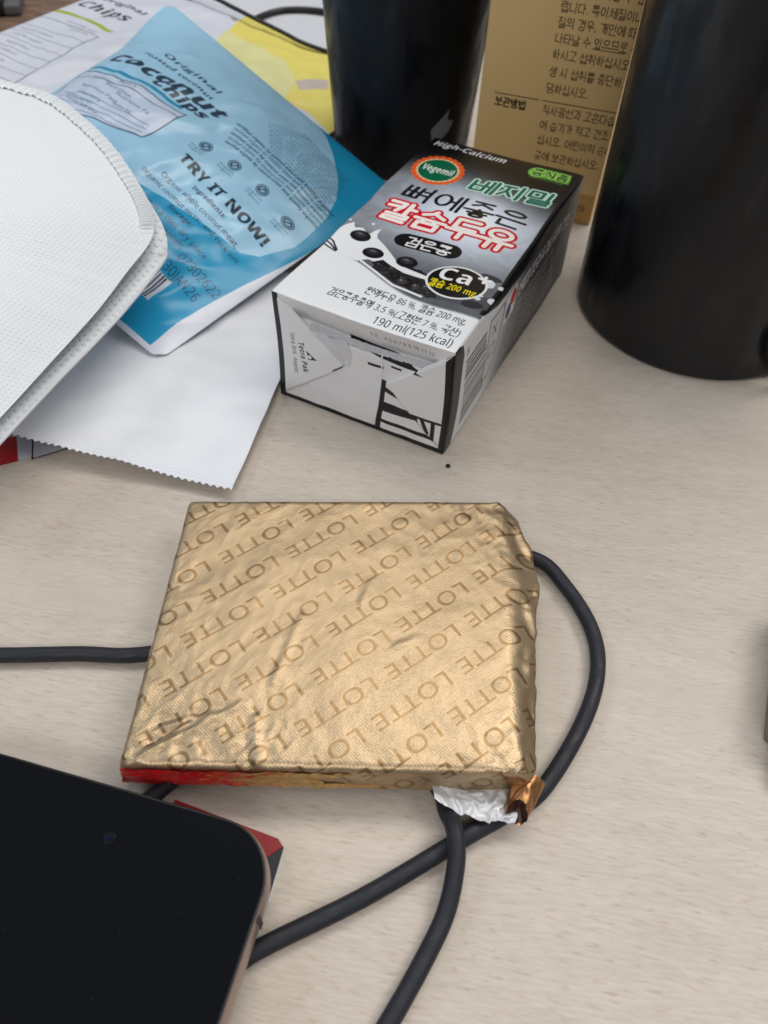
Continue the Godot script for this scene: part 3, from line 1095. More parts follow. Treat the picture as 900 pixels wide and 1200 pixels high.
func carton_side() -> Ink:
	var k := Ink.new(CZ, CY, 9.0, Color.WHITE)
	var black := Color(0.05, 0.056, 0.08)
	var pale := Color(0.80, 0.81, 0.83)
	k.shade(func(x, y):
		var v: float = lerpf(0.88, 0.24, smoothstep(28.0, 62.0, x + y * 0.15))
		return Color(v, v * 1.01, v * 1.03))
	k.poly([Vector2(0, 0), Vector2(2.2, 0), Vector2(5.0, 1.0), Vector2(6.6, 5), Vector2(5.8, 20), Vector2(4.6, 36.5), Vector2(0, 36.5)], black)
	k.poly([Vector2(17, 0), Vector2(22, 1.8), Vector2(28, 3.4), Vector2(104.7, 6.5), Vector2(104.7, 0)], black)
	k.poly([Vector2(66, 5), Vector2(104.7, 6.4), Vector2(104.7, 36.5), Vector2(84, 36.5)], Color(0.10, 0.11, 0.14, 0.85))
	rng.seed = 21
	var y := 9.5
	while y < 32.0:
		var t := rng.randf_range(0.25, 0.95)
		k.line(Vector2(9.5, y), Vector2(23.0 + 0.2 * (y - 10), y - 0.4), t, black)
		y += t + rng.randf_range(0.35, 0.9)
	k.text("8", Vector2(8.3, 6.9), Vector2(10.2, 6.9), 3.2, black, sans)
	k.poly([Vector2(25.2, 6.5), Vector2(34.6, 6.0), Vector2(35.2, 9.0), Vector2(33.5, 24), Vector2(30, 29), Vector2(26, 29)], Color(0.80, 0.82, 0.83))
	k.path([Vector2(25.2, 6.5), Vector2(34.6, 6.0), Vector2(35.2, 9.0), Vector2(33.5, 24), Vector2(30, 29), Vector2(26, 29)], 0.5, black, true)
	k.path([Vector2(27.5, 17), Vector2(31.5, 17), Vector2(31.5, 21), Vector2(27.5, 21)], 0.5, Color(0.35, 0.36, 0.4), true)
	k.line(Vector2(28, 10), Vector2(31, 13.5), 0.6, Color(0.35, 0.36, 0.4))
	k.line(Vector2(31, 10), Vector2(28, 13.5), 0.6, Color(0.35, 0.36, 0.4))
	k.poly([Vector2(37.0, 6.4), Vector2(45.0, 5.6), Vector2(45.0, 15.0), Vector2(37.4, 16.0)], Color(0.88, 0.89, 0.9))
	k.oval(Vector2(42.6, 8.8), 2.2, 2.6, Color(0.80, 0.10, 0.14))
	k.oval(Vector2(39.8, 12.2), 2.0, 2.6, Color(0.10, 0.20, 0.42))
	k.text("원재료명 검은콩두유 칼슘 두유액 고형분", Vector2(47, 11.4), Vector2(96, 12.2), 4.6, Color(0.82, 0.83, 0.85), bold, 0.11)
	for i in 6:
		k.text("원액두유 검은콩추출액 국산 정제수 칼슘", Vector2(48 - i * 1.5, 16.2 + i * 3.1), Vector2(84 + i * 1.5, 16.8 + i * 3.1), 2.2, Color(0.68, 0.69, 0.71), sans, 0.09)
	return k


func milk_carton() -> void:
	var yaw := 0.4355
	var u := Vector3(cos(yaw), 0, sin(yaw))
	var v := Vector3(sin(yaw), 0, -cos(yaw))
	var at := Vector3(-32.8, 0.05, -176.8) + u * CX / 2 + v * CZ / 2
	var root := thing("milk_carton", "small black and white soy milk carton lying on its back", "drink carton", at, -yaw)
	var h := Vector3(CX, CY, CZ) / 2.0
	var r := 0.9
	var warp := noise(55, 0.03, 2)
	var bend := func(p: Vector3) -> Vector3:
		# card walls sag and swell a little
		var q := p
		q.y += warp.get_noise_2d(p.x, p.z) * 0.5 * (p.y / CY)
		q.x += warp.get_noise_2d(p.y + 30.0, p.z) * 0.5
		q.y -= 0.7 * (p.y / CY) * (1.0 - pow(p.x / h.x, 2.0)) * smoothstep(20.0, 52.0, p.z)
		return q
	part("front_panel", finish(box_face(h, r, 1, 1.0, func(p): return Vector2((p.x + h.x) / CX, (p.z + h.z) / CZ), null, 24, bend)), printed(carton_front().texture(), 0.28), root, "printed front of the carton with black beans and red lettering")
	part("side_panel", finish(box_face(h, r, 0, 1.0, func(p): return Vector2((h.z - p.z) / CZ, (CY - p.y) / CY), null, 18, bend)), printed(carton_side().texture(), 0.36), root, "side of the carton with barcode")
	var card := mat(Color(0.22, 0.23, 0.26), 0.4)
	part("side_panel", finish(box_face(h, r, 0, -1.0, func(p): return Vector2(p.z, p.y) * 0.01, null, 12, bend)), card, root)
	part("back_panel", finish(box_face(h, r, 1, -1.0, func(p): return Vector2(p.x, p.z) * 0.01, null, 6, bend)), card, root)
	part("top_end", finish(box_face(h, r, 2, -1.0, func(p): return Vector2(p.x, p.y) * 0.01, null, 6, bend)), card, root)
	# the folded near end
	var paper := printed(carton_end().texture(), 0.42)
	var dent := noise(57, 0.10, 2)
	var end_at := func(x: float, y: float, depth: float) -> Vector3:
		var p := Vector3(x - h.x, CY - y, h.z - depth)
		return bend.call(p)
	var depth := func(x: float, y: float) -> float:
		var seam := 7.6 + 0.9 * sin(PI * clampf(x / CX, 0.0, 1.0))
		var side := minf(smoothstep(0.2, 9.0, x), smoothstep(0.2, 9.0, CX - x))
		var d := 0.0
		if y < seam:
			d = 3.4 * y / seam * side
		else:
			d = (3.4 - 2.7 * smoothstep(seam + 0.4, seam + 1.2, y)) * side * (1.0 - 0.85 * smoothstep(seam + 1.2, 33.0, y))
		return d + dent.get_noise_2d(x, y) * 0.22 * side
	part("end_panel", finish(sheet(72, 60, func(a, b):
		var x: float = lerpf(0.18, CX - 0.18, a)
		var y: float = lerpf(0.18, CY - 0.18, b)
		return end_at.call(x, y, 0.24 + depth.call(x, y)), false,
		func(a, b): return Vector2(lerpf(0.18, CX - 0.18, a) / CX, lerpf(0.18, CY - 0.18, b) / CY))), paper, root)
	for f in [[Vector2(0.6, 0.5), Vector2(21.2, 17.2), Vector2(0.8, 35.6)], [Vector2(53.4, 1.2), Vector2(34.7, 17.6), Vector2(53.2, 35.0)]]:
		var a: Vector2 = f[0]
		var tip: Vector2 = f[1]
		var b: Vector2 = f[2]
		var left := tip.x < 27.0
		var pos := func(s: float, t: float) -> Vector2:
			return a.lerp(b, t).lerp(tip, s * 0.985)
		var at_ := func(s: float, t: float, lift: float) -> Vector3:
			var q: Vector2 = pos.call(s, t)
			return end_at.call(q.x, q.y, 0.05 - lift - 0.35 * sin(PI * s) + dent.get_noise_2d(q.x + 60, q.y) * 0.12)
		var uvq := func(s, t): return pos.call(s, t) / Vector2(CX, CY)
		var st := sheet(20, 24, func(s, t): return at_.call(s, t, 0.0), left != true, uvq)
		# its folded rim goes back to the panel
		st = sheet(20, 1, func(s, t): return at_.call(s, 0.0, -t * 1.6), left, func(s, _t): return uvq.call(s, 0.02), st)
		st = sheet(20, 1, func(s, t): return at_.call(s, 1.0, -t * 1.6), not left, func(s, _t): return uvq.call(s, 0.98), st)
		part("corner_flap", finish(st), paper, root)
	# crimped fin along the seam, and the lap that shows beside the left flap
	var fin := mat(Color(0.74, 0.75, 0.77), 0.35, 0.1)
	var rough := noise(58, 0.5, 3)
	part("seam_fin", finish(sheet(110, 6, func(a, b):
		var x := lerpf(10.5, 47.5, a)
		var seam := 7.4 + 0.9 * sin(PI * x / CX)
		return end_at.call(x, seam - 0.2 + b * (0.9 + 0.35 * rough.get_noise_2d(x * 4, 0)), 0.9 + 1.6 * (1.0 - b) + 0.3 * rough.get_noise_2d(x * 1.2, b * 4.0)))), fin, root)
	part("paper_lap", finish(sheet(10, 14, func(a, b):
		var y := lerpf(8.6, 18.2, b)
		var x := lerpf(13.0, 22.6 + 1.0 * sin(PI * b), a)
		return end_at.call(x, y, 0.55 + 0.2 * b + 0.3 * sin(a * 9.0) * (1.0 - b)), false)), mat(Color(0.84, 0.84, 0.87), 0.4), root)
	part("middle_fold", finish(sheet(2, 20, func(a, b):
		var y := lerpf(8.4, 35.9, b)
		var x: float = lerpf(33.5, 32.0, b) - a * 0.5
		return end_at.call(x, y, 0.62 - 0.25 * (1.0 - a) * (1.0 - b * 0.5)), true)), mat(Color(0.92, 0.925, 0.94), 0.42), root)


# ---------------------------------------------------------------- flasks and the box

func tumbler() -> void:
	var root := thing("tumbler", "tapered matt black tumbler with a small pale mark near its base", "tumbler", Vector3(0, 0, -338))
	var m := mat(Color(0.055, 0.065, 0.085), 0.42)
	m.metallic_specular = 0.40
	relief(m, grain_texture(71, 0.2), 0.002)
	smear(m, 171, 0.30, 0.55, Vector3(3, 2, 1))
	var prof := [Vector2(0, 0), Vector2(25.5, 0)]
	prof += fillet(Vector2(20, 0), Vector2(28, 0), Vector2(40, 160), 2.0)
	for k in 9:
		prof.append(Vector2(28 + 12.0 * (k + 1) / 10.0, 16.0 * (k + 1)))
	prof += [Vector2(40, 160), Vector2(39.2, 161)]
	part("cup", lathe(prof, 96), m, root)
	part("lid", lathe([Vector2(41.0, 160.5), Vector2(41.3, 162), Vector2(41.3, 170), Vector2(40, 172), Vector2(0, 172)], 96), mat(Color(0.012, 0.013, 0.016), 0.3), root)
	# pale printed mark, raised a hair above the wall
	var out := [Vector2(22.7, 21.7), Vector2(37.2, 28.7), Vector2(36.2, 24.5), Vector2(42.7, 23.4), Vector2(38.6, 19.4), Vector2(30.0, 16.0), Vector2(24.0, 16.5)]
	var pts := PackedVector2Array()
	for p in out:
		pts.append(p)
	var st := SurfaceTool.new()
	st.begin(Mesh.PRIMITIVE_TRIANGLES)
	var tri := Geometry2D.triangulate_polygon(pts)
	var n := 6
	var wall := func(q: Vector2) -> Vector3:
		var r: float = 28.0 + 12.0 * q.y / 160.0 + 0.10
		return Vector3(sin(deg_to_rad(q.x)) * r, q.y, cos(deg_to_rad(q.x)) * r) * M
	for k in range(0, tri.size(), 3):
		var a := pts[tri[k]]
		var e := (pts[tri[k + 1]] - a) / n
		var f := (pts[tri[k + 2]] - a) / n
		for i in n:
			for j in n - i:
				for q in [a + e * i + f * j, a + e * (i + 1) + f * j, a + e * i + f * (j + 1)]:
					st.add_vertex(wall.call(q))
				if i + j < n - 1:
					for q in [a + e * (i + 1) + f * j, a + e * (i + 1) + f * (j + 1), a + e * i + f * (j + 1)]:
						st.add_vertex(wall.call(q))
	part("pale_mark", finish(st), mat(Color(0.42, 0.44, 0.46), 0.5), root)


func flask() -> void:
	var root := thing("vacuum_flask", "large black vacuum flask standing right of the milk carton", "vacuum flask", Vector3(103.5, 0, -231.5))
	var m := mat(Color(0.05, 0.058, 0.075), 0.36)
	m.metallic_specular = 0.46
	relief(m, grain_texture(72, 0.25), 0.0015)
	smear(m, 172, 0.26, 0.50, Vector3(3, 2, 1))
	var prof := [Vector2(0, 0), Vector2(36, 0)]
	prof += fillet(Vector2(30, 0), Vector2(39.8, 0), Vector2(40.2, 30), 2.6)
	for k in 10:
		prof.append(Vector2(40.0 + 2.2 * (k + 1) / 10.0, 20.0 * (k + 1)))
	prof += [Vector2(41.5, 203), Vector2(38, 206), Vector2(34, 208)]
	part("body", lathe(prof, 128), m, root)
	part("screw_lid", lathe([Vector2(34, 207), Vector2(38.5, 209), Vector2(39, 211), Vector2(39, 238), Vector2(37, 241), Vector2(0, 241)], 96), mat(Color(0.012, 0.013, 0.016), 0.4), root)
	# rubber strap hanging on the near right of the body
	var strap := mat(Color(0.06, 0.075, 0.10), 0.5)
	strap.metallic_specular = 0.35
	var pts := []
	for p in [Vector3(34, 120, 28), Vector3(31, 70, 31), Vector3(21, 28, 38), Vector3(11.4, 20.5, 41.0), Vector3(10.2, 17.5, 41.2), Vector3(13, 11, 41.6), Vector3(19.0, 3.6, 40.6), Vector3(30, 3.0, 34)]:
		pts.append(p)
	part("rubber_strap", finish(sheet(8, 90, func(u, v):
		var p := along(pts, v)
		var a : float = u * TAU
		return p + Vector3(cos(a) * 3.2, sin(a) * 1.0, sin(a) * 1.0), true)), strap, root)


func gold_box() -> void:
	var root := thing("carton_box", "kraft gold box with printed instructions standing behind the milk carton", "box", Vector3(27.5, 0, -297.5), -0.3015)
	# local x along the printed face, local z towards the viewer
	var w := 49.4
	var tall := 120.0
	var deep := 30.0
	var mark_tone := Color(0.20, 0.13, 0.06)
	var k := Ink.new(w, tall, 9.0, Color(0.87, 0.725, 0.49))
	var y := func(v: float) -> float: return tall - v
	var lines := [["람에 따라 다를 수 있", 75.6], ["랍니다. 특이체질이나", 70.6], ["질의 경우, 개인에 따라", 66.0], ["나타날 수 있으므로 주", 61.3], ["하시고 섭취하십시오.", 56.4], ["생 시 섭취를 중단하고", 50.9], ["담하십시오.", 45.6], ["직사광선과 고온다습", 38.2], ["여 습기가 적고 건조한", 33.0], ["십시오. 어린이의 손이", 27.7], ["곳에 보관하십시오.", 22.0]]
	for q in lines:
		var n := 0.0
		for ch: String in q[0]:
			n += 0.94 if Ink.hangul(ch) else 0.3
		k.text(q[0], Vector2(23.4, y.call(q[1])), Vector2(23.4 + n * 2.98, y.call(q[1])), 3.25, mark_tone, sans, 0.085)
	k.line(Vector2(36.2, y.call(60.9)), Vector2(47.0, y.call(60.9)), 0.25, mark_tone)
	k.line(Vector2(5.6, y.call(42.4)), Vector2(21.6, y.call(42.4)), 0.28, mark_tone)
	k.line(Vector2(23.0, y.call(42.4)), Vector2(49.4, y.call(42.4)), 0.28, mark_tone)
	k.text("보관방법", Vector2(5.9, y.call(38.5)), Vector2(17.4, y.call(38.5)), 3.2, mark_tone, bold, 0.14)
	k.poly([Vector2(0, y.call(12.0)), Vector2(49.4, y.call(12.0)), Vector2(49.4, tall), Vector2(0, tall)], Color(0.76, 0.58, 0.34))
	k.text("29", Vector2(42.4, y.call(5.0)), Vector2(46.2, y.call(5.0)), 3.4, mark_tone, sans)
	var card := printed(k.texture(), 0.5)
	relief(card, grain_texture(81, 0.3), 0.002)
	var plain := mat(Color(0.87, 0.725, 0.49), 0.5)
	var h := Vector3(w, tall, deep) / 2.0
	var off := Vector3(w / 2, 0, -deep / 2)
	var bend := func(p: Vector3) -> Vector3: return p + off
	part("front_panel", finish(box_face(h, 0.7, 2, 1.0, func(p): return Vector2((p.x + h.x) / w, 1.0 - p.y / tall), null, 6, bend)), card, root)
	part("side_panel", finish(box_face(h, 0.7, 0, 1.0, func(p): return Vector2(p.z, p.y) * 0.01, null, 6, bend)), plain, root)
	part("side_panel", finish(box_face(h, 0.7, 0, -1.0, func(p): return Vector2(p.z, p.y) * 0.01, null, 6, bend)), plain, root)
	part("back_panel", finish(box_face(h, 0.7, 2, -1.0, func(p): return Vector2(p.x, p.y) * 0.01, null, 6, bend)), plain, root)
	part("top_panel", finish(box_face(h, 0.7, 1, 1.0, func(p): return Vector2(p.x, p.z) * 0.01, null, 6, bend)), plain, root)


# ---------------------------------------------------------------- pouches, sachet, papers, mask

func blue_print() -> Ink:
	var w := 123.0
	var h := 126.0
	var k := Ink.new(w, h, 8.0, Color.WHITE)
	var deep := Color(0.13, 0.60, 0.78)
	var pale := Color(0.63, 0.81, 0.92)
	var low_c := Curve.new()
	for q in [[0.0, 0.73], [0.3, 0.71], [0.6, 0.668], [0.715, 0.64], [0.84, 0.618], [0.90, 0.60], [0.94, 0.565], [0.962, 0.50], [0.985, 0.40], [1.0, 0.0]]:
		low_c.add_point(Vector2(q[0], q[1]), 0, 0, Curve.TANGENT_LINEAR, Curve.TANGENT_LINEAR)
	var up_c := Curve.new()
	for q in [[0.0, 0.0], [0.66, 0.0], [0.72, 0.02], [0.80, 0.075], [0.88, 0.145], [0.93, 0.215], [0.96, 0.30], [0.97, 0.40], [1.0, 1.0]]:
		up_c.add_point(Vector2(q[0], q[1]), 0, 0, Curve.TANGENT_LINEAR, Curve.TANGENT_LINEAR)
	# pale rounded field on deep blue; white margin at the right seam and the foot
	k.shade(func(x, y):
		var u: float = x / w
		var v: float = y / h
		if u > 1.0 - 0.05 * smoothstep(0.38, 0.95, v) or v > 0.985:
			return Color(0.86, 0.88, 0.93)
		var lower: float = low_c.sample_baked(u)
		var upper: float = up_c.sample_baked(u)
		var inside: float = minf(lower - v, v - upper) * h
		return deep.lerp(pale, clampf(inside * 4.0 + 0.5, 0.0, 1.0)))
	var p := func(u: float, v: float) -> Vector2: return Vector2(u * w, v * h)
	var mark_tone := Color(0.13, 0.22, 0.30)
	var soft := Color(0.22, 0.36, 0.47)
	k.text("Original", p.call(0.21, 0.236), p.call(0.45, 0.224), 3.4, mark_tone, bold, 0.1, 0.15)
	k.text("toasted coconut", p.call(0.155, 0.268), p.call(0.46, 0.266), 2.6, mark_tone, bold, 0.1, 0.15)
	k.text("Coconut", p.call(0.075, 0.365), p.call(0.53, 0.305), 7.8, mark_tone, bold, 0.1, 0.25, 0.2)
	k.text("Chips", p.call(0.29, 0.364), p.call(0.505, 0.350), 5.8, mark_tone, bold, 0.1, 0.25, 0.15)
	k.path([p.call(0.06, 0.415), p.call(0.25, 0.390), p.call(0.43, 0.368)], 1.6, Color(0.12, 0.55, 0.70))
	# nutrition table
	var box := [p.call(0.06, 0.44), p.call(0.475, 0.385), p.call(0.455, 0.545), p.call(0.10, 0.66)]
	k.poly(box, Color(0.78, 0.83, 0.92))
	k.path(box, 0.5, mark_tone, true)
	k.line(p.call(0.065, 0.475), p.call(0.47, 0.412), 0.35, mark_tone)
	rng.seed = 91
	for i in 9:
		var a := rng.randf_range(0.10, 0.34)
		var y := 0.455 + 0.018 * i - a * 0.1
		k.text("Nutrition Facts serving".substr(0, 6 + i * 2), p.call(a, y), p.call(a + 0.02 * (4 + i % 5), y - 0.004), 2.0, soft, sans)
	for i in 4:
		k.line(p.call(0.10 + 0.01 * i, 0.56 + 0.022 * i), p.call(0.44, 0.50 + 0.016 * i), 0.22, soft)
	# rows of print and the four round badges
	for i in 15:
		var a := 0.63 + 0.012 * absf(i - 6)
		var y := 0.115 + i * 0.0125
		k.text("il prodotto contiene ingredienti naturali e senza", p.call(a, y), p.call(0.90 - 0.01 * (i % 3) + 0.004 * i, y + 0.004), 1.55, soft, sans)
	for i in 5:
		var y := 0.285 + i * 0.019
		k.text("certified organic by control union and quality organics", p.call(0.585 + 0.006 * i, y), p.call(0.965, y - 0.012), 1.95, mark_tone, sans if i % 2 else bold)
	for q in [[0.592, 0.42], [0.698, 0.408], [0.805, 0.405], [0.915, 0.418]]:
		var m: Vector2 = p.call(q[0], q[1])
		k.ring(m, 2.3, 2.3, 0.45, soft)
		k.ring(m, 1.5, 1.4, 0.7, soft)
		k.line(m + Vector2(-1.2, 0.9), m + Vector2(1.0, -1.0), 0.6, mark_tone)
		for j in 2:
			k.text("organic", m + Vector2(-4.0, 3.9 + j * 1.6), m + Vector2(3.0, 3.9 + j * 1.6), 1.5, soft, sans)
	k.text("TRY IT NOW!", p.call(0.588, 0.527), p.call(0.928, 0.538), 5.8, Color(0.10, 0.18, 0.26), bold, 0.1, 0.0, 0.1)
	k.text("Ingredients:", p.call(0.678, 0.566), p.call(0.806, 0.566), 2.7, mark_tone, bold)
	k.text("Organic whole coconut meat,", p.call(0.592, 0.602), p.call(0.885, 0.604), 2.9, mark_tone, sans)
	k.text("organic coconut nectar, and rock salt.", p.call(0.552, 0.636), p.call(0.925, 0.638), 2.9, mark_tone, sans)
	var dark := Color(0.06, 0.25, 0.36)
	k.text("Storage:", p.call(0.685, 0.668), p.call(0.778, 0.668), 3.0, dark, bold)
	k.text("Store in a cool, dry place", p.call(0.60, 0.700), p.call(0.862, 0.704), 2.9, dark, sans)
	k.text("away from any sunlight", p.call(0.59, 0.730), p.call(0.802, 0.732), 2.9, dark, sans)
	var stamp := Color(0.16, 0.30, 0.42)
	k.text("07302622", p.call(0.815, 0.760), p.call(0.96, 0.764), 5.2, stamp, sans)
	k.text("30JAN26", p.call(0.805, 0.806), p.call(0.932, 0.815), 5.2, stamp, sans)
	# bar code, running towards the foot
	k.poly([p.call(0.68, 0.815), p.call(0.852, 0.815), p.call(0.852, 0.90), p.call(0.68, 0.90)], Color(0.80, 0.83, 0.87))
	var x := 0.69
	while x < 0.846:
		var t := rng.randf_range(0.25, 0.9)
		k.line(p.call(x, 0.818), p.call(x, 0.897), t, Color(0.12, 0.13, 0.17))
		x += t / w + rng.randf_range(0.003, 0.008)
	return k


# a filled bag: two films that meet in a flat seam
func pouch(root: Node3D, a: Vector3, b: Vector3, c: Vector3, d: Vector3, swell: float, seed_: int, film: Material, back: Material, o: Vector3, slump := 0.0) -> void:
	# d far left, a far right, b near right, c near left
	var wr := noise(seed_, 0.035, 3)
	var cr := noise(seed_ + 1, 0.05, 2, true)
	var top := func(u: float, v: float, side: float) -> Vector3:
		var p := bil(d, a, b, c, u, v)
		var k := pow(maxf(0.0, sin(PI * u) * sin(PI * v)), 0.7)
		var e := minf(1.0, 8.0 * minf(minf(u, 1.0 - u), minf(v, 1.0 - v)))
		p.y += side * (swell * k + 0.15)
		p.y += side * (wr.get_noise_2d(u * 85, v * 85) * 1.7 * e + (cr.get_noise_2d(u * 80 + v * 35, v * 44) - 0.2) * 1.15 * e)
		p.y += 0.55 * sin(v * 31.0 + 4.0 * wr.get_noise_2d(v * 60, 9.0)) * exp(-(1.0 - u) * 16.0) * e + 0.5 * sin(u * 27.0 + 4.0 * wr.get_noise_2d(u * 60, 90.0)) * exp(-(1.0 - v) * 14.0) * e
		p.y -= slump * pow(maxf(0.0, 1.0 - u / 0.16), 2.0) * smoothstep(0.02, 0.3, v)
		# rounded corners
		var cu := absf(u - 0.5) * 2.0
		var cv := absf(v - 0.5) * 2.0
		var rr := maxf(0.0, Vector2(maxf(0.0, cu - 0.93), maxf(0.0, cv - 0.93)).length() - 0.07)
		p = p.lerp(bil(d, a, b, c, 0.5, 0.5), rr * 0.9)
		return p + o
	part("printed_film", finish(sheet(90, 90, func(u, v): return top.call(u, v, 1.0), false)), film, root)
	part("back_film", finish(sheet(60, 60, func(u, v): return top.call(u, v, -0.35), true)), back, root)


func blue_pouch() -> void:
	var a := Vector3(-1.1, 11.0, -281.9)
	var b := Vector3(-69.5, 6.5, -182.2)
	var c := Vector3(-161.0, 29.0, -252.0)
	var d := Vector3(-97.5, 45.0, -362.7)
	var at := Vector3(-80, 8, -270)
	var root := thing("snack_pouch", "light blue coconut chips pouch lying slanted under the white mask", "snack pouch", at)
	var film := printed(blue_print().texture(), 0.26)
	film.metallic_specular = 0.42
	pouch(root, a, b, c, d, 10.0, 101, film, mat(Color(0.75, 0.77, 0.80), 0.4), -at, 5.0)


func white_pouch() -> void:
	var w := 120.0
	var k := Ink.new(w, w, 6.0, Color(0.80, 0.82, 0.87))
	var mark_tone := Color(0.15, 0.17, 0.20)
	var lemon := Color(0.87, 0.82, 0.42)
	var p := func(u: float, v: float) -> Vector2: return Vector2(u * w, v * w)
	k.poly([p.call(0.37, -0.05), p.call(1.05, -0.05), p.call(1.05, 0.5), p.call(0.9, 0.44), p.call(0.8, 0.44), p.call(0.67, 0.40), p.call(0.51, 0.33), p.call(0.47, 0.25)], lemon)
	k.poly([p.call(0.44, 0.19), p.call(0.56, 0.21), p.call(0.68, 0.22), p.call(0.78, 0.31), p.call(0.82, 0.45), p.call(0.5, 0.45)], Color(0.84, 0.83, 0.60))
	k.poly([p.call(0.775, 0.31), p.call(0.828, 0.195), p.call(0.86, 0.25), p.call(0.815, 0.352)], Color(0.74, 0.70, 0.68))
	k.oval(p.call(0.405, 0.10), 2.0, 1.2, Color(0.62, 0.58, 0.56), 0.6)
	k.text("Original", p.call(0.05, 0.315), p.call(0.21, 0.315), 4.0, mark_tone, bold, 0.1, 0.2)
	k.text("Chips", p.call(0.02, 0.400), p.call(0.205, 0.395), 8.0, mark_tone, bold, 0.1, 0.2)
	k.path([p.call(-0.02, 0.462), p.call(0.226, 0.480)], 2.4, Color(0.62, 0.68, 0.20))
	var grey := Color(0.40, 0.43, 0.50)
	k.path([p.call(0.0, 0.53), p.call(0.235, 0.55), p.call(0.25, 0.99), p.call(0.0, 0.99)], 0.4, grey, true)
	for i in 8:
		k.line(p.call(0.0, 0.60 + 0.05 * i), p.call(0.24, 0.615 + 0.05 * i), 0.28, grey)
		k.text("total fat sodium", p.call(0.02 + 0.02 * (i % 3), 0.635 + 0.05 * i), p.call(0.14, 0.637 + 0.05 * i), 2.2, grey, sans)
	for i in 3:
		k.text("serving size", p.call(0.10 + 0.02 * i, 0.525 + 0.022 * i), p.call(0.21, 0.527 + 0.022 * i), 2.0, grey, sans)
	var at := Vector3(-90, 5, -360)
	var root := thing("snack_pouch_001", "white and yellow chips pouch lying under the blue pouch", "snack pouch", at)
	var a := Vector3(-1.3, 5.0, -395.3)
	var d := Vector3(-124.9, 34.0, -439.3)
	var c := Vector3(-191, 32, -322)
	var b := Vector3(-64, 3.5, -284)
	pouch(root, a, b, c, d, 5.0, 111, printed(k.texture(), 0.4), mat(Color(0.75, 0.76, 0.79), 0.4), -at)


func sachet() -> void:
	var nl := Vector3(-107, 6.2, -149.2)
	var nr := Vector3(-40.5, 3.6, -135.1)
	var fr := Vector3(-24, 2.6, -236)
	var fl := Vector3(-112, 4.5, -238)
	var at := Vector3(-70, 0.5, -185)
	var soft := noise(121, 0.04, 2)
	var place := func(u: float, v: float, side: float) -> Vector3:
		var p := bil(fl, fr, nr, nl, u, v)
		var l := (1.0 - v) * 98.0                       # mm in from the near, cut edge
		var n := 34.0
		if v > 0.999:
			p.z += 0.75 * absf(fposmod(u * n, 1.0) - 0.5) * 2.0 - 0.4 + 0.2 * sin(u * 9.0)
		var crimp := smoothstep(9.0, 6.0, l)
		p.y += 0.16 * crimp * sin(l * TAU / 1.1)
		p.y += side * (0.12 + 1.5 * smoothstep(8.0, 40.0, l) * sin(PI * clampf(u, 0, 1)))
		p.y += soft.get_noise_2d(u * 66, v * 98) * 0.9 + 0.8 * sin(u * 5.0 + 0.5) * smoothstep(30.0, 0.0, l)
		return p - at
	var m := mat(Color(0.91, 0.925, 0.955), 0.42)
	m.subsurf_scatter_enabled = false
	var root := thing("sachet", "plain white sachet with a zigzag cut edge under the blue pouch", "sachet", at)
	var rows := func(v: float) -> float: return 1.0 - pow(1.0 - v, 1.7)
	part("top_film", finish(sheet(204, 130, func(u, v): return place.call(u, rows.call(v), 1.0), false)), m, root)
	part("bottom_film", finish(sheet(204, 20, func(u, v): return place.call(u, v, -0.3), true)), m, root)


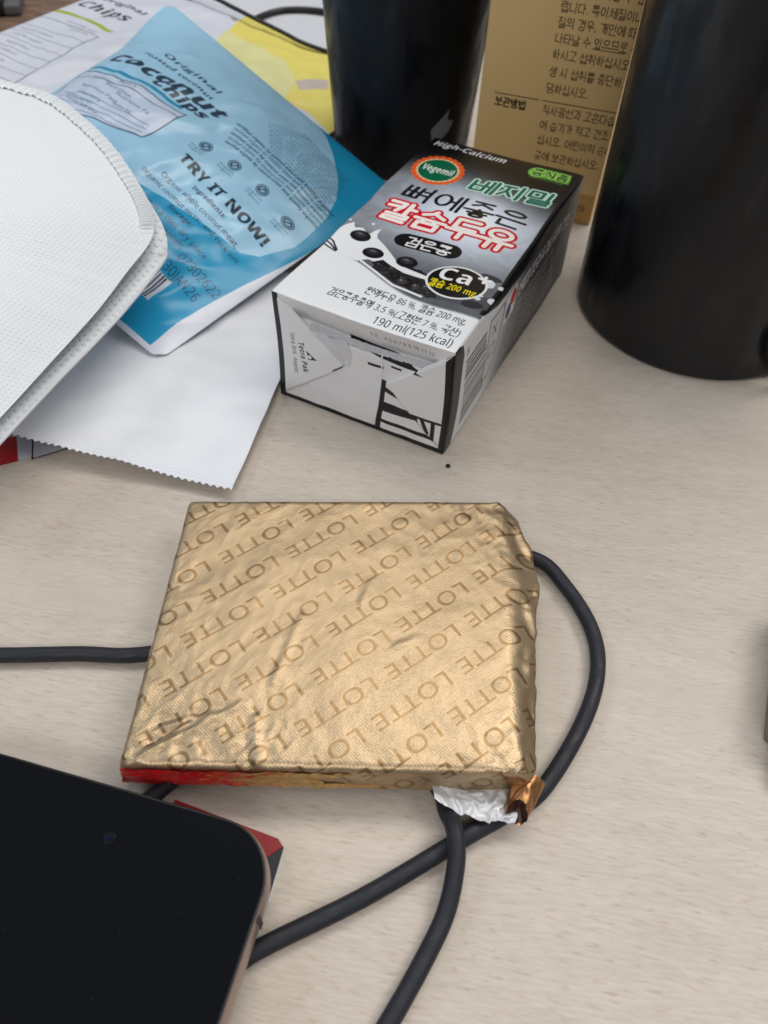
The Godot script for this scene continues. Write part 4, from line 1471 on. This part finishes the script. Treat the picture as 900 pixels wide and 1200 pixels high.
func papers() -> void:
	# printed card under the sachet, its red corner showing at the left edge
	var leaf := thing("printed_leaflet", "red and white printed leaflet peeking out under the sachet at left", "leaflet", Vector3(-110, 0, -150))
	var o := Vector2(110, 150)
	part("red_field", slab([Vector2(-101.2, -144.6) + o, Vector2(-104.6, -153.5) + o, Vector2(-128, -150) + o, Vector2(-124, -134.5) + o], 0.05, 0.55), mat(Color(0.66, 0.03, 0.06), 0.4), leaf)
	part("white_field", slab([Vector2(-101.15, -144.65) + o, Vector2(-86.5, -151.6) + o, Vector2(-92, -168) + o, Vector2(-110, -162) + o], 0.05, 0.5), mat(Color(0.76, 0.78, 0.83), 0.4), leaf)
	var line := mat(Color(0.10, 0.11, 0.14), 0.5)
	part("printed_rule", slab([Vector2(-97.6, -145.0) + o, Vector2(-97.2, -145.2) + o, Vector2(-99.6, -153.0) + o, Vector2(-100.0, -152.8) + o], 0.5, 0.53), line, leaf)
	part("printed_rule", slab([Vector2(-97.4, -145.35) + o, Vector2(-97.5, -145.0) + o, Vector2(-88.0, -150.2) + o, Vector2(-88.2, -150.5) + o], 0.5, 0.535), line, leaf)
	# sheet of white paper at the back, with a dark cord and a wire that is also pouch-edge shade
	alone("paper_sheet", slab([Vector2(-150, -435), Vector2(-20, -425), Vector2(-10, -560), Vector2(-150, -575)], 0.05, 0.3), mat(Color(0.78, 0.79, 0.82), 0.7), "blank white paper sheet lying at the back beside the tumbler", "paper")
	var black := mat(Color(0.025, 0.03, 0.04), 0.4)
	alone("wire_and_edge_shadow", tube([Vector3(-140, 20, -450), Vector3(-110, 28, -424), Vector3(-95, 32, -417.5), Vector3(-81, 28.5, -413.3), Vector3(-71, 25.5, -410), Vector3(-58.4, 21.5, -407), Vector3(-49.2, 18.6, -404), Vector3(-38.6, 15.5, -404), Vector3(-25, 11, -408), Vector3(20, 2, -425)], 0.95, 10, 1.5), black, "thin black wire doubling as the edge shadow of the yellow pouch", "wire")  # one dark tube models both the wire and the pouch edge's shadow line
	alone("power_cord", tube([Vector3(-95, 2, -440), Vector3(-89.7, 2, -462.6), Vector3(-84.9, 2, -480), Vector3(-75.4, 2, -494.7), Vector3(-64.5, 2, -500.4), Vector3(-48.9, 2, -499.6), Vector3(-27, 2, -490), Vector3(10, 2, -470), Vector3(60, 2, -465)], 1.7, 12, 1.5), black, "thicker black cord curving over the white paper behind the pouches", "cord")
	# brown wooden board and a dark case in the far left corner
	var wood := mat(Color.WHITE, 0.5)
	var n := noise(131, 0.05, 3).get_image(64, 512)
	n.resize(512, 512, Image.INTERPOLATE_CUBIC)
	var px := n.get_data()
	var rgb := PackedByteArray()
	rgb.resize(512 * 512 * 3)
	for i in 512 * 512:
		var t := (px[i] - 128) * 0.25
		rgb[i * 3] = int(112 + t)
		rgb[i * 3 + 1] = int(88 + t)
		rgb[i * 3 + 2] = int(72 + t * 0.9)
	wood.albedo_texture = ImageTexture.create_from_image(Image.create_from_data(512, 512, false, Image.FORMAT_RGB8, rgb))
	wood.uv1_scale = Vector3(0.5, 0.5, 1)
	alone("wooden_board", slab([Vector2(-330, -440), Vector2(-150, -440), Vector2(-135, -590), Vector2(-330, -590)], 0.05, 5.0), wood, "brown wooden board in the far left corner of the desk", "board")
	var case := thing("dark_case", "dark blue-grey case lying on the brown board at the far left", "case", Vector3(-236, 5, -466), 0.25)
	part("shell", round_box(Vector3(42, 9, 26), 3.0, 3), mat(Color(0.05, 0.055, 0.075), 0.5), case)
	var lip := part("grey_edge", round_box(Vector3(9, 6, 22), 2.0, 3), mat(Color(0.34, 0.34, 0.35), 0.5), case)
	lip.position = Vector3(24.5, 0, 1) * M
	# grey metal stand foot at the right edge
	var foot := thing("stand_foot", "dark grey metal foot at the right edge of the desk", "stand", Vector3(99.9, 0, -84.6), -0.355)
	part("foot_plate", round_box(Vector3(22, 11, 34), 1.0, 3), mat(Color(0.50, 0.48, 0.46), 0.4, 0.5), foot)
	var pad := part("rubber_pad", round_box(Vector3(19, 4.0, 12), 1.0, 2), mat(Color(0.05, 0.05, 0.05), 0.7), foot)
	pad.position = Vector3(0.9, 0.1, 20) * M


func mask() -> void:
	# a folded face mask: an upper and a lower panel that meet at a welded, ribbed edge
	var at := Vector3(-105, 20, -190)
	var weld := [Vector3(-143.1, 52, -268.1), Vector3(-131, 51, -264.5), Vector3(-112.6, 50, -257.9), Vector3(-99, 48, -246.6), Vector3(-87.1, 45, -234.1), Vector3(-77.2, 40, -221.1), Vector3(-72.8, 36.8, -213.5), Vector3(-71.2, 34.4, -207.0),
		Vector3(-72.4, 32.6, -200.5), Vector3(-75.8, 31, -190.5), Vector3(-80.4, 29, -174.4), Vector3(-88.3, 27, -151.2), Vector3(-94.4, 25, -135.5), Vector3(-101.2, 23, -119.4)]
	var mid := Vector3(-150, 62, -176)
	var dots := FastNoiseLite.new()
	var k := Ink.new(20.0, 20.0, 16.0, Color(0.75, 0.75, 0.75))
	for j in 14:
		for i in 14:
			var p := Vector2((i + 0.5 * (j % 2)) * 20.0 / 14.0, (j + 0.25) * 20.0 / 14.0)
			k.oval(p, 0.34, 0.34, Color(0.25, 0.25, 0.25))
			k.oval(p, 0.2, 0.2, Color(0.05, 0.05, 0.05))
	var dimple := k.texture()
	var cloth := mat(Color(0.90, 0.92, 0.94), 0.85)
	relief(cloth, dimple, 0.016)
	cloth.rim_enabled = true
	cloth.rim = 0.25
	var cloth_low := mat(Color(0.88, 0.90, 0.92), 0.85)
	relief(cloth_low, dimple, 0.045)
	var uvs := func(p: Vector3) -> Vector2: return Vector2(p.x, p.z * 1.12).rotated(0.1) / 17.0
	var root := thing("face_mask", "white folded face mask with ribbed weld resting on the blue pouch", "face mask", at)
	var ring := []
	for i in 30:
		ring.append(along(weld, i / 29.0))
	var depth_in := func(p: Vector3) -> float:
		var sum := 0.0
		for e: Vector3 in ring:
			sum += exp(-Vector2(p.x - e.x, p.z - e.z).length() / 9.0)
		return -9.0 * log(sum)
	# a smooth swelling sheet: its height follows the edge, then a plane, and domes with the distance from the edge
	var soft := noise(141, 0.02, 2)
	var up := func(u: float, v: float) -> Vector3:
		var e := along(weld, u)
		var p := e.lerp(mid, v)
		var plane := 33.0 - (p.x + 70.0) * 0.12 - (p.z + 205.0) * 0.10
		var at_edge := 33.0 - (e.x + 70.0) * 0.12 - (e.z + 205.0) * 0.10
		p.y = plane + (e.y - at_edge) * pow(1.0 - v, 3.0)
		var d: float = depth_in.call(p) - depth_in.call(e)
		p.y += 10.0 * (1.0 - exp(-maxf(0.0, d) / 18.0)) + soft.get_noise_2d(p.x, p.z) * 1.2 * minf(1.0, v * 5.0)
		return p
	part("upper_panel", finish(sheet(160, 40, func(u, v): return up.call(u, v) - at, true, func(u, v): return uvs.call(up.call(u, v)))), cloth, root)
	var low_edge := [Vector3(-143.1, 50, -268.1), Vector3(-131, 49, -264.8), Vector3(-112.6, 48, -258.4), Vector3(-99, 46, -247.2), Vector3(-86.8, 43, -234.6), Vector3(-76.6, 38, -221.4), Vector3(-69.6, 33, -211.4), Vector3(-67.8, 29.5, -205.0),
		Vector3(-69.4, 27, -199.5), Vector3(-77, 24, -177.7), Vector3(-86.9, 22, -152.2), Vector3(-94.8, 20, -131.7), Vector3(-101.5, 18, -115)]
	var low := func(u: float, v: float) -> Vector3:
		return along(low_edge, u).lerp(mid + Vector3(0, -38, 6), pow(v, 1.3)) + Vector3(0, 0.8 * sin(PI * minf(1.0, v * 6.0)), 0)
	part("lower_panel", finish(sheet(160, 24, func(u, v): return low.call(u, v) - at, true, func(u, v): return uvs.call(low.call(u, v) * Vector3(0.55, 1, 0.55)))), cloth_low, root)
	# rolled rim of the lower panel
	var rim := mat(Color(0.86, 0.87, 0.89), 0.7)
	var rp := []
	for i in 24:
		rp.append(along(low_edge, lerpf(0.60, 1.0, i / 23.0)) - at + Vector3(0, 0.2, 0))
	part("rolled_rim", tube(rp, 0.5, 10, 1.0), rim, root)
	# ribs pressed into the weld
	var ribs := 52
	var bar := SurfaceTool.new()
	var first: SurfaceTool = null
	part("welded_band", finish(sheet(ribs * 8, 6, func(u, v):
		var t: float = u * 0.55
		var p: Vector3 = up.call(t, v * 0.045)
		var wave := pow(0.5 + 0.5 * sin(u * ribs * TAU), 0.6) * smoothstep(1.0, 0.93, u)
		p.y += 0.10 + 1.5 * wave * pow(sin(PI * clampf(v, 0.03, 0.97)), 0.4)
		return p - at, true)), mat(Color(0.90, 0.92, 0.94), 0.7), root, "ribbed welded edge of the mask")


# ----------------------------------------------------------------

func font(family: String, weight := 400) -> SystemFont:
	var f := SystemFont.new()
	f.font_names = PackedStringArray([family])
	f.font_weight = weight
	return f


func _ready() -> void:
	camera_and_light()
	sans = font("Droid Sans")
	bold = font("Droid Sans", 700)
	serif = font("Droid Serif")
	desk()
	gold_box()
	flask()
	tumbler()
	white_pouch()
	blue_pouch()
	sachet()
	papers()
	mask()
	milk_carton()
	cable()
	chocolate_bar()
	phone()
